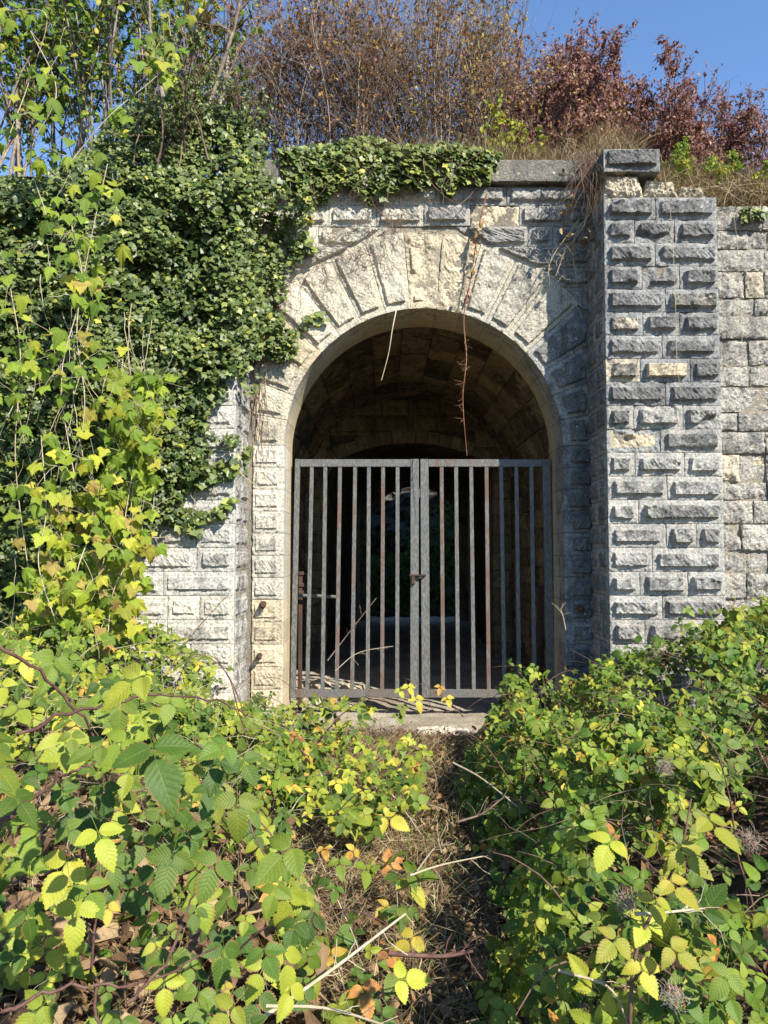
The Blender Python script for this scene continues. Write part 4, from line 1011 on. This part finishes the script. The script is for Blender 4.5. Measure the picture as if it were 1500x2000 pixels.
hop('hop vine clambering over the saplings above the ivy', [[(60, 60), (110, 180), (60, 300), (90, 420)], [(250, 100), (320, 130), (210, 230), (120, 340)], [(10, 20), (90, 30), (60, 150), (20, 260)], [(330, 40), (300, 110), (370, 140)]], 84, .115, .12, .15, .9, (5.6, 6.4))

# ------------------------------------------------------------------ creepers hanging on the stone
cr = thing('red_creeper', 'thin red creeper hanging from the arch crown to the gate', 'creeper', P(935, 440, 7.1))
main = spline([P(950, 380, 7.05), P(934, 450, 7.08), P(920, 540, 7.1), P(906, 620, 7.08), P(911, 700, 7.08), P(904, 780, 7.08), P(912, 890, 7.08)], 40)
v, q = tubes(main, np.linspace(.009, .0028, 40), 5); link('stem', mesh('stem', v, Q=q, mat=M_REDST), cr)
b = rng.integers(4, 36, 90); t2 = branches(main[b], rn(90, 1.0), U(.03, .11, 90), 4, .4); v, q = tubes(t2, .0016, 3); link('rootlets', mesh('rootlets', v, Q=q, mat=M_REDST), cr, kind='stuff')
m = 26; b = rng.integers(5, 16, m); leaf_objects('leaf', 'red_leaf', OVATE_HI, M_LITTER, main[b] + rn(m, .03), rn(m, .5) + SUN, rn(m, .5) - UP, U(.04, .07, m), U(.92, 1, m), cr)
tw = rod('dangling_twig', [P(775, 600, 7.13), P(766, 645, 7.05), P(759, 690, 7.05), P(745, 743, 7.05)], np.linspace(.006, .003, 12), M_PALE, 'thin pale twig dangling into the arch', 'twig', 5)
for (pts, lab) in (([(1290, 300), (1310, 420), (1318, 560), (1322, 700), (1330, 770)], 'fine dry vine thread hanging down the dark pilaster'),
                   ([(1430, 400), (1440, 480), (1448, 640), (1452, 700)], 'fine dry vine thread hanging on the rubble wall')):
    rod('vine_thread', [P(x, y, (YP - .07) if x < 1400 else 6.66) for x, y in pts], .0022, M_PALE, lab, 'vine', 4, 24)
tuft = thing('root_tuft', 'dry brown root tuft hanging in the corner by the cap stone', 'roots', P(1160, 330, 6.95))
n = 190; st = P(U(1125, 1182, n), U(290, 335, n), U(6.75, 6.98, n)); d = np.stack([rng.normal(0, .25, n), rng.normal(-.25, .15, n), -np.ones(n) * .6], -1)
B = branches(st, d, U(.25, .85, n) ** 1.3, 10, .16, 0, .35); v, q = tubes(B, taper(U(.0014, .004, n), 10), 3); link('roots', mesh('roots', v, Q=q, mat=M_TWIG), tuft, kind='stuff')
for pts in ([(1150, 380), (1140, 440), (1105, 490), (1085, 540)], [(1165, 400), (1120, 470), (1128, 560)], [(1130, 430), (1080, 500), (1070, 540)]):
    c = spline([P(x, y, 6.98) for x, y in pts], 14); v, q = tubes(c, np.linspace(.006, .0025, 14), 4); link('root', mesh('root', v, Q=q, mat=M_PALE), tuft)
    k = 24; b = rng.integers(3, 14, k); t2 = branches(c[b], rn(k) - UP * .3, U(.05, .2, k), 5, .3); v, q = tubes(t2, .0018, 3); link('rootlets', mesh('rootlets', v, Q=q, mat=M_PALE), tuft, kind='stuff')
m = 46; pp = P(U(1095, 1190, m), U(300, 470, m), U(6.72, 6.95, m)); link('dead_leaves', scatter_mesh('tuft_leaves', CURL, pp, rn(m), rn(m) - UP, U(.04, .08, m), U(.1, 1, m), M_LITTER), tuft, kind='stuff')

# ------------------------------------------------------------------ brambles
def bramble(name, label, loc, p, nv, tip, size, rnd, nobj, hi=None, lo=None):
    o = thing(name, label, 'bramble', loc, 'bramble bushes before the gate'); foliage(o, 'bramble_leaf_hi', hi or TRI_HI, lo or TRI_LO, M_BRAM, p, nv, tip, size, rnd, nobj); return o
def canes(o, starts, dirs, L, r0, mat=None, grav=.10, k=16, wob=.06):
    B = branches(np.array(starts, float), np.array(dirs, float), np.asarray(L, float), k, wob, .02, grav)
    for i in range(len(B)):
        v, q = tubes(B[i], np.linspace(r0, r0 * .35, k), 5); link('cane', mesh('cane', v, Q=q, mat=mat or M_CANE), o)
    return B

def H_right(x, y):
    e = x - (path_x(y) + .10 + .10 * np.sin(y * 2.1)); n_ = fbm(x * 1.6 + 3, y * 1.6, 81, 3) - .5
    n2 = fbm(x * 5, y * 5, 84, 2) - .5
    return -.05 + sst(0, .5, e) * .60 + sst(.5, 2.2, e) * .46 + (n_ * .55 + n2 * .30) * sst(.05, .6, e)
def H_left(x, y):
    e = (path_x(y) - .44 + .15 * np.sin(y * 1.7 + 1)) - x; n_ = fbm(x * 1.6 + 9, y * 1.6, 82, 3) - .5
    k = .22 + .78 * sst(2.2, 4.4, y); n2 = fbm(x * 5, y * 5, 85, 2) - .5
    return -.02 + k * (sst(0, .8, e) * .42 + sst(.6, 1.9, e) * .55) + (n_ * .5 + n2 * .22) * sst(.05, .6, e)
def canopy(Hf, xr, yr, n, size, thick, rfun, up=.5, gap0=.34):
    x = U(*xr, n); y = U(*yr, n); hh = Hf(x, y); g = ground_z(x, y); k = (hh > g + .06)
    k &= U(0, 1, n) < sst(gap0, gap0 + .16, fbm(x * 3.3, y * 3.3, 86, 3))
    x, y, hh, g = x[k], y[k], hh[k], g[k]; n = len(x)
    z = np.maximum(hh - rng.exponential(thick, n) + rng.normal(0, .03, n), g + .03)
    e = .05; gxx = (Hf(x + e, y) - Hf(x - e, y)) / (2 * e); gyy = (Hf(x, y + e) - Hf(x, y - e)) / (2 * e)
    nv = nrm(np.stack([-gxx, -gyy, np.ones(n)], -1)) * up + SUN * .5 + np.array([0, -.45, 0]) + rn(n, .42)
    tip = rn(n, .7) + np.array([0, -.5, -.35])
    cl = fbm(x * 2.2, y * 2.2, 83, 3)
    return np.stack([x, y, z], -1), nv, tip, size * np.exp(np.clip(rng.normal(0, .32, n), -.7, .45)), rfun(n, x, y, z, cl)
def rmix(lo_, hi_, dead=.02):
    def f(n, x, y, z, cl):
        r = rng.beta(2.0, 2.2, n) * (hi_ - lo_) + lo_ + (cl - .5) * .55
        return np.where(U(0, 1, n) < dead, U(.88, 1, n), np.clip(r, 0, .9))
    return f
# against the wall beyond the dark pilaster's foot
d = canopy(H_right, (.3, 3.6), (4.6, 6.45), 6000, .049, .14, rmix(.05, .85)); o = bramble('bramble_bush', 'leafy bramble bank against the foot of the dark pilaster', (1.8, 5.6, .1), *d, 290)
canes(o, [(U(.8, 3), U(5, 6.2), .2) for _ in range(7)], [(U(-1, .6), U(-.4, .4), 1.3) for _ in range(7)], U(.6, 1.1, 7), .006, grav=.28)
# mid right
d = canopy(H_right, (.1, 2.6), (2.7, 4.6), 4800, .047, .15, rmix(.04, .85, .03)); o = bramble('bramble_bush', 'yellowing bramble thicket on the sunny side of the path', (1.3, 3.6, .1), *d, 290)
canes(o, [(U(.7, 2), U(2.9, 4.4), .2) for _ in range(7)], [(U(-1.2, .4), U(-.5, .3), 1.0) for _ in range(7)], U(.6, 1.0, 7), .006, grav=.3)
# near right
d = canopy(H_right, (.12, 1.7), (1.6, 2.7), 1400, .045, .18, rmix(.0, .74, .03)); o = bramble('bramble_bush', 'close bramble clump with golden trefoil leaves beside the path', (.9, 2.0, .1), *d, 290)
canes(o, [(U(.6, 1.3), U(1.5, 2.5), .1) for _ in range(5)], [(U(-.9, .5), U(-.5, .2), 1.2) for _ in range(5)], U(.5, .9, 5), .0045, grav=.3)
# against the pale pilaster and ivy
d = canopy(H_left, (-3.6, .15), (4.5, 6.4), 5400, .054, .14, rmix(.06, .82)); o = bramble('bramble_bush', 'bramble bank at the foot of the pale pilaster and hops', (-1.5, 5.5, .1), *d, 290)
canes(o, [(U(-2.8, -.4), U(4.8, 6.0), .2) for _ in range(7)], [(U(-.6, 1.0), U(-.5, .3), 1.2) for _ in range(7)], U(.6, 1.1, 7), .006, grav=.28)
# mid left
d = canopy(H_left, (-2.6, .0), (2.4, 4.5), 2100, .054, .13, rmix(.05, .8, .05), gap0=.42); o = bramble('bramble_bush', 'ragged bramble tangle between the near leaves and the wall', (-1.0, 3.4, .1), *d, 290)
canes(o, [(U(-1.8, -.3), U(2.5, 4.2), .1) for _ in range(9)], [(U(-.6, 1.0), U(-.6, .2), 1.1) for _ in range(9)], U(.6, 1.2, 9), .005, grav=.26)
# near left: large leaves on arching canes
near = thing('bramble_bush', 'nearest bramble with the largest serrated leaves on red canes', 'bramble', (-.7, 1.5, .0), 'bramble bushes before the gate')
NP = [(-120, 1260), (60, 1240), (330, 1330), (480, 1480), (560, 1640), (640, 1760), (600, 1900), (430, 2080), (-120, 2080)]
q = poly_sample(NP, 330); Yn = U(1.5, 3.2, 330); big = U(0, 1, 330) < .09; Yn[big] = U(1.2, 1.6, big.sum())
p = P(q[:, 0], q[:, 1], Yn); k = (p[:, 2] > ground_z(p[:, 0], p[:, 1]) + .12) & (U(0, 1, len(p)) < np.interp(q[:, 1], [1300, 1550, 1700, 2000], [1, 1, .9, .8])); p = p[k]; n = len(p)
nv = np.array([.15, -.75, .6]) + SUN * .4 + rn(n, .30); tip = np.stack([rng.normal(.0, .6, n), rng.normal(-.35, .3, n), rng.normal(-.7, .3, n)], -1)
leaf_objects('leaf', 'bramble_leaf_hi', TRI_HI, M_BRAM, p, nv, tip, .056 * np.exp(rng.normal(0, .26, n)), np.clip(rng.beta(2.0, 2.4, n) * .85 + .04, 0, .9), near)
for pts, r_ in (([(-60, 1240, 1.5), (60, 1300, 1.6), (150, 1390, 1.7), (230, 1500, 1.8)], .007), ([(40, 1430, 1.5), (170, 1385, 1.6), (300, 1360, 1.8), (420, 1370, 2.0), (490, 1400, 2.1)], .006),
                ([(-40, 1640, 1.25), (60, 1560, 1.35), (130, 1510, 1.5), (190, 1490, 1.6)], .007), ([(200, 2050, 1.6), (180, 1900, 1.6), (190, 1760, 1.6), (200, 1650, 1.65)], .006),
                ([(380, 1440, 2.0), (430, 1530, 1.9), (480, 1600, 1.8), (520, 1680, 1.7)], .005), ([(250, 1960, 1.3), (330, 1870, 1.35), (370, 1760, 1.5), (440, 1640, 1.7)], .005),
                ([(0, 1980, 1.2), (120, 1930, 1.25), (280, 1920, 1.35), (420, 1850, 1.5)], .005)):
    c = spline([P(*a) for a in pts], 22); r_ *= .62; c = c + rng.normal(0, .003, c.shape); v, q_ = tubes(c, np.linspace(r_, r_ * .5, 22), 6); link('cane', mesh('cane', v, Q=q_, mat=M_CANE), near)
    nn = 60; b = rng.integers(0, 22, nn); dd = rn(nn); th0 = np.stack([c[b], c[b] + nrm(dd) * r_ * 2.1], 1); v, q_ = tubes(th0, np.array([[.0016, .0002]]), 3); link('thorns', mesh('thorns', v, Q=q_, mat=M_CANE), near, kind='stuff')
# low runners near the threshold
LP = [(600, 1360), (700, 1355), (760, 1390), (700, 1420), (830, 1440), (850, 1500), (800, 1580), (700, 1620), (560, 1560), (540, 1420)]
q = poly_sample(LP, 330); Yl = np.clip(1.45 * F / (q[:, 1] - 1079), 3, 6.7); p = P(q[:, 0], q[:, 1], Yl * U(.86, 1.0, 330)); n = len(p)
o = bramble('bramble_bush', 'low bramble runners creeping over the dry grass to the threshold', (-.2, 5.4, 0), p, np.array([0, -.4, .8]) + rn(n, .4) + SUN * .3, rn(n, .6) + np.array([0, -.5, -.3]), .062 * U(.6, 1.3, n), np.clip(rng.beta(2, 2, n), 0, .9), 200)
canes(o, [P(U(600, 800), U(1400, 1520), 5.6) for _ in range(6)], [(U(-.6, 1), U(-.5, .2), .7) for _ in range(6)], U(.5, 1, 6), .004, grav=.3)
q = poly_sample([(450, 1480), (780, 1440), (810, 1650), (830, 1800), (740, 2000), (560, 2000), (520, 1750)], 120); Yl = np.clip(1.5 * F / (q[:, 1] - 1079), 2.2, 6.2) * U(.86, .99, 120); p = P(q[:, 0], q[:, 1], Yl); n = len(p)
o = bramble('bramble_seedling', 'scattered yellowing bramble leaves poking through the dry grass', (-.1, 4, 0), p, np.array([0, -.5, .8]) + rn(n, .45) + SUN * .3, rn(n, .7) + np.array([0, -.5, -.3]), .055 * np.exp(rng.normal(0, .3, n)), np.where(U(0, 1, n) < .3, U(.7, 1, n), U(.1, .65, n)), 170)
# dead twigs tangled through the banks
for lab, Hf, xr, yr, n in (('dead brown twigs tangled in the bank by the dark pilaster', H_right, (.6, 3.4), (2.2, 6.3), 900), ('dead brown twigs tangled in the bank by the pale pilaster', H_left, (-3.2, -.1), (2.0, 6.3), 900)):
    x = U(*xr, n); y = U(*yr, n); st_ = np.stack([x, y, np.maximum(Hf(x, y) - U(-.04, .18, n), ground_z(x, y) + .02)], -1); B = branches(st_, rn(n) * (1, 1, .45) + UP * .15, U(.1, .5, n), 7, .16, 0, .12)
    v, q_ = tubes(B, taper(U(.0012, .0032, n), 7), 3); link('dead_twigs', mesh('dead_twigs', v, Q=q_, mat=M_PALE if Hf is H_left else M_TWIG), kind='stuff', label=lab)
# sprays by hand: yellow trefoils in front of the gate and the golden leaves on the close clump
sp = thing('bramble_spray', 'bright yellow bramble spray in front of the gate bottom rail', 'bramble', P(760, 1400, 6.3))
for (x, y, s_, r_) in ((797, 1338, .085, .76), (812, 1362, .11, .8), (860, 1340, .07, .9), (872, 1362, .08, .82), (780, 1345, .07, .7), (785, 1378, .08, .45), (778, 1395, .08, .4), (700, 1375, .09, .5)):
    leaf_objects('leaf', 'bramble_leaf_hi', TRI_HI, M_BRAM, P(x, y, 6.5)[None], np.array([[.2, -.8, .6]]) + rn(1, .2), np.array([[U(-.6, .6), -.2, -.8]]), np.array([s_]), np.array([r_]), sp)
for pts in ([(905, 1400), (870, 1365), (830, 1340), (790, 1325)], [(900, 1385), (850, 1390), (830, 1350)]):
    v, q_ = tubes(spline([P(x, y, 6.5) for x, y in pts], 14), np.linspace(.004, .002, 14), 4); link('cane', mesh('cane', v, Q=q_, mat=M_CANE), sp)
sp = thing('bramble_spray', 'golden bramble trefoils on a red cane standing out of the shade', 'bramble', P(1230, 1950, 1.75))
for (x, y, s_, r_, a) in ((1205, 1830, .058, .74, -.7), (1250, 1880, .058, .76, .1), (1310, 1850, .06, .74, .6), (1280, 1755, .055, .75, -.2), (1310, 1720, .058, .78, .3), (1195, 1640, .06, .7, -.5), (1330, 1660, .065, .74, .4), (1385, 1600, .07, .72, .2), (1260, 1790, .06, .7, -.4)):
    leaf_objects('leaf', 'bramble_leaf_hi', TRI_HI, M_BRAM, P(x, y, U(1.62, 1.8))[None], np.array([[.25, -.6, .75]]) + rn(1, .15), np.array([[a, -.3, -.6]]), np.array([s_]), np.array([r_]), sp)
v, q_ = tubes(spline([P(1228, 2050, 1.75), P(1240, 1870, 1.75), P(1285, 1760, 1.75), P(1330, 1660, 1.78), P(1350, 1560, 1.85)], 24), np.linspace(.0048, .002, 24), 6); link('cane', mesh('cane', v, Q=q_, mat=M_CANE), sp)

# clematis scrambling over the brambles
for lab, xr, yr, n, sz in (('yellow-green clematis scrambling over the brambles by the dark pilaster', (.8, 3.6), (4.4, 6.4), 2600, .05), ('glossy clematis leaves tangled through the yellowing thicket', (.5, 2.4), (2.2, 4.4), 1700, .046)):
    p, nv, tip, size, r = canopy(lambda x, y: H_right(x, y) + .05, xr, yr, n, sz, .07, rmix(.15, .95), gap0=.40)
    o = thing('clematis_vine', lab, 'vine', (np.mean(xr), np.mean(yr), 0)); foliage(o, 'clematis_leaf', OVATE_HI, OVATE, M_GRN, p, nv, tip + UP * .4, size, r, 280)
# ------------------------------------------------------------------ ground cover
n = 4200; y = U(2.0, 7.0, n) ** 1.0; x = path_x(y) + rng.normal(-.25, .55, n); p = np.stack([x, y, ground_z(x, y) + np.abs(rng.normal(0, .035, n)) + .01], -1)
link('leaf_litter', scatter_mesh('leaf_litter', CURL, p, rn(n, .6) + UP, rn(n), U(.018, .058, n), rng.beta(2, 1.8, n), M_LITTER), kind='stuff', label='brown curled dead leaves strewn over the path')
n = 4200; q = poly_sample([(-150, 1600), (560, 1620), (700, 2100), (-150, 2100)], n); Yl = np.clip(1.45 * F / (q[:, 1] - 1079), 1.9, 4.6); p = P(q[:, 0], q[:, 1], Yl); p[:, 2] = ground_z(p[:, 0], p[:, 1]) + np.abs(rng.normal(0, .10, n))
link('leaf_litter', scatter_mesh('leaf_litter', CURL, p, rn(n, .7) + UP, rn(n), U(.04, .10, n), rng.beta(2.2, 1.6, n), M_LITTER), kind='stuff', label='sunlit rusty dead leaves banked under the nearest bramble')
n = 17000; y = U(2.2, 6.95, n); x = path_x(y) - .58 + rng.normal(0, .36, n); p = np.stack([x, y, ground_z(x, y)], -1)
blades('dry_thatch', p, U(.08, .34, n), U(.0012, .0026, n), 1.1, U(0, .93, n), M_STRAW, 'matted dry grass stems beside the path', up=.45)
n = 7000; y = U(1.5, 4.5, n); x = U(-2.2, -.1, n); p = np.stack([x, y, ground_z(x, y)], -1)
blades('dry_thatch', p, U(.1, .4, n), U(.0012, .0026, n), .9, U(0, .9, n), M_STRAW, 'tangled dry stems under the brambles', up=.6)
n = 2600; y = U(1.3, 6.4, n); x = path_x(y) + U(.3, 2.4, n); p = np.stack([x, y, ground_z(x, y) + np.abs(rng.normal(0, .05, n))], -1)
link('leaf_litter', scatter_mesh('leaf_litter', CURL, p, rn(n, .6) + UP, rn(n), U(.03, .075, n), rng.beta(2, 2.2, n), M_LITTER), kind='stuff', label='dead leaves lying in the shade under the thicket')
n = 1400; y = U(2.4, 6.6, n); x = path_x(y) + rng.normal(-.1, .3, n); p = np.stack([x, y, ground_z(x, y)], -1)
blades('green_grass', p, U(.06, .2, n), U(.0015, .003, n), .6, U(.97, 1, n), M_STRAW, 'thin green grass blades along the path')
n = 2600; y = rng.normal(6.75, .16, n); x = U(-.7, 1.1, n); p = np.stack([x, y, ground_z(x, y) + .01], -1)
blades('threshold_debris', p, U(.04, .18, n), U(.0012, .0026, n), 1.0, U(0, .95, n), M_STRAW, 'dry stems and chaff lying along the threshold', up=.35)
# dry stalks and twigs one can pick out
for pts, r_, mat, lab in (
        ([(480, 2010, 1.9), (640, 1900, 2.1), (792, 1785, 2.3)], .006, M_PALE, 'straight bleached stalk slanting across the foreground'),
        ([(520, 1965, 1.9), (640, 1970, 1.9), (760, 2005, 1.85)], .0045, M_PALE, 'curved pale green stalk at the lower picture edge'),
        ([(760, 1862, 2.4), (860, 1868, 2.4), (924, 1858, 2.4)], .008, M_CANE, 'cut bramble cane lying over the path'),
        ([(800, 1710, 3.2), (860, 1690, 3.3), (945, 1672, 3.3)], .005, M_PALE, 'pale forked twig on the dark path'),
        ([(815, 1700, 3.2), (845, 1660, 3.2), (855, 1655, 3.2)], .004, M_PALE, 'short pale twig standing on the dark path'),
        ([(618, 1495, 4.8), (660, 1580, 4.6), (690, 1680, 4.2)], .006, M_PALE, 'bleached grass stalk leaning through the low runners'),
        ([(620, 1535, 4.8), (665, 1520, 4.8)], .008, M_PALE, 'short bleached stick lying in the dry grass'),
        ([(730, 1510, 4.9), (780, 1570, 4.7), (830, 1640, 4.4)], .005, M_PALE, 'thin pale stem falling towards the path'),
        ([(620, 1640, 4.0), (680, 1580, 4.4), (790, 1510, 5.0)], .006, M_TWIG, 'dark bramble twig crossing the dry grass'),
        ([(885, 1490, 4.6), (940, 1520, 4.4), (1010, 1575, 4.2)], .006, M_PALE, 'pale twig sticking out of the yellowing thicket'),
        ([(895, 1605, 3.6), (940, 1590, 3.6), (980, 1560, 3.6)], .006, M_TWIG, 'brown twig poking from the thicket over the path'),
        ([(640, 1290, 6.4), (690, 1225, 6.4), (735, 1168, 6.4)], .006, M_TWIG, 'withered seed stalk leaning before the gate bars'),
        ([(330, 1310, 5.6), (375, 1240, 5.6), (445, 1162, 5.6)], .005, M_TWIG, 'withered stalk leaning before the pale pilaster'),
        ([(1105, 1230, 6.3), (1100, 1205, 6.3), (1095, 1190, 6.3)], .004, M_PALE, 'thin dry stem before the shaded jamb'),
        ([(655, 1310, 6.3), (700, 1275, 6.3), (768, 1262, 6.3)], .004, M_PALE, 'arching pale stem across the gate bars'),
        ([(1090, 1895, 1.9), (1190, 1930, 1.9), (1230, 2010, 1.9)], .004, M_PALE, 'green-grey stem drooping beside the golden trefoils'),
        ([(1240, 1785, 1.7), (1300, 1782, 1.7), (1376, 1774, 1.7)], .004, M_PALE, 'straight tan stalk carrying a seed head')):
    c = spline([P(*a) for a in pts], 14); k_ = 8; b = rng.integers(5, 14, k_); t2 = branches(c[b], rn(k_) * .7 + (c[-1] - c[0]) / np.linalg.norm(c[-1] - c[0]), U(.04, .12, k_), 4, .2)
    v, q_ = tubes(c, np.linspace(r_, r_ * .55, 14), 6); v2, q2_ = tubes(t2, r_ * .3, 3)
    link('dry_stalk', mesh('dry_stalk', np.vstack([v, v2]), Q=np.vstack([q_, q2_ + len(v)]), mat=mat), label=lab, cat='stalk', group='dry stalks and twigs')
# clematis seed heads
M_FLUFF = bark_mat('seed_fluff', (0.30, 0.24, 0.17), (0.46, 0.40, 0.32)); 
for (x, y, Y, r_, lab) in ((1225, 1765, 1.7, .036, 'fluffy grey seed head at the end of the tan stalk'), (1315, 1945, 1.6, .034, 'rusty-centred seed head low in the close clump'), (1462, 1640, 1.9, .038, 'wispy brown seed head at the picture edge'), (1300, 1500, 2.9, .045, 'small tangled seed head in the yellowing thicket')):
    c = P(x, y, Y); o = thing('seed_head', lab, 'seed head', c, 'clematis seed heads')
    k_ = 170; cc = c + rn(k_, r_ * .3) ; B = branches(cc, rn(k_), U(.4, 1.0, k_) * r_ * .7, 5, .35); v, q_ = tubes(B, .00035, 3); link('plume', mesh('plume', v, Q=q_, mat=M_FLUFF), o, kind='stuff')
    B = branches(c + rn(26, r_ * .25), rn(26), U(.2, .4, 26) * r_, 3, .2); v, q_ = tubes(B, .0016, 3); link('seeds', mesh('seeds', v, Q=q_, mat=M_REDST), o, kind='stuff')
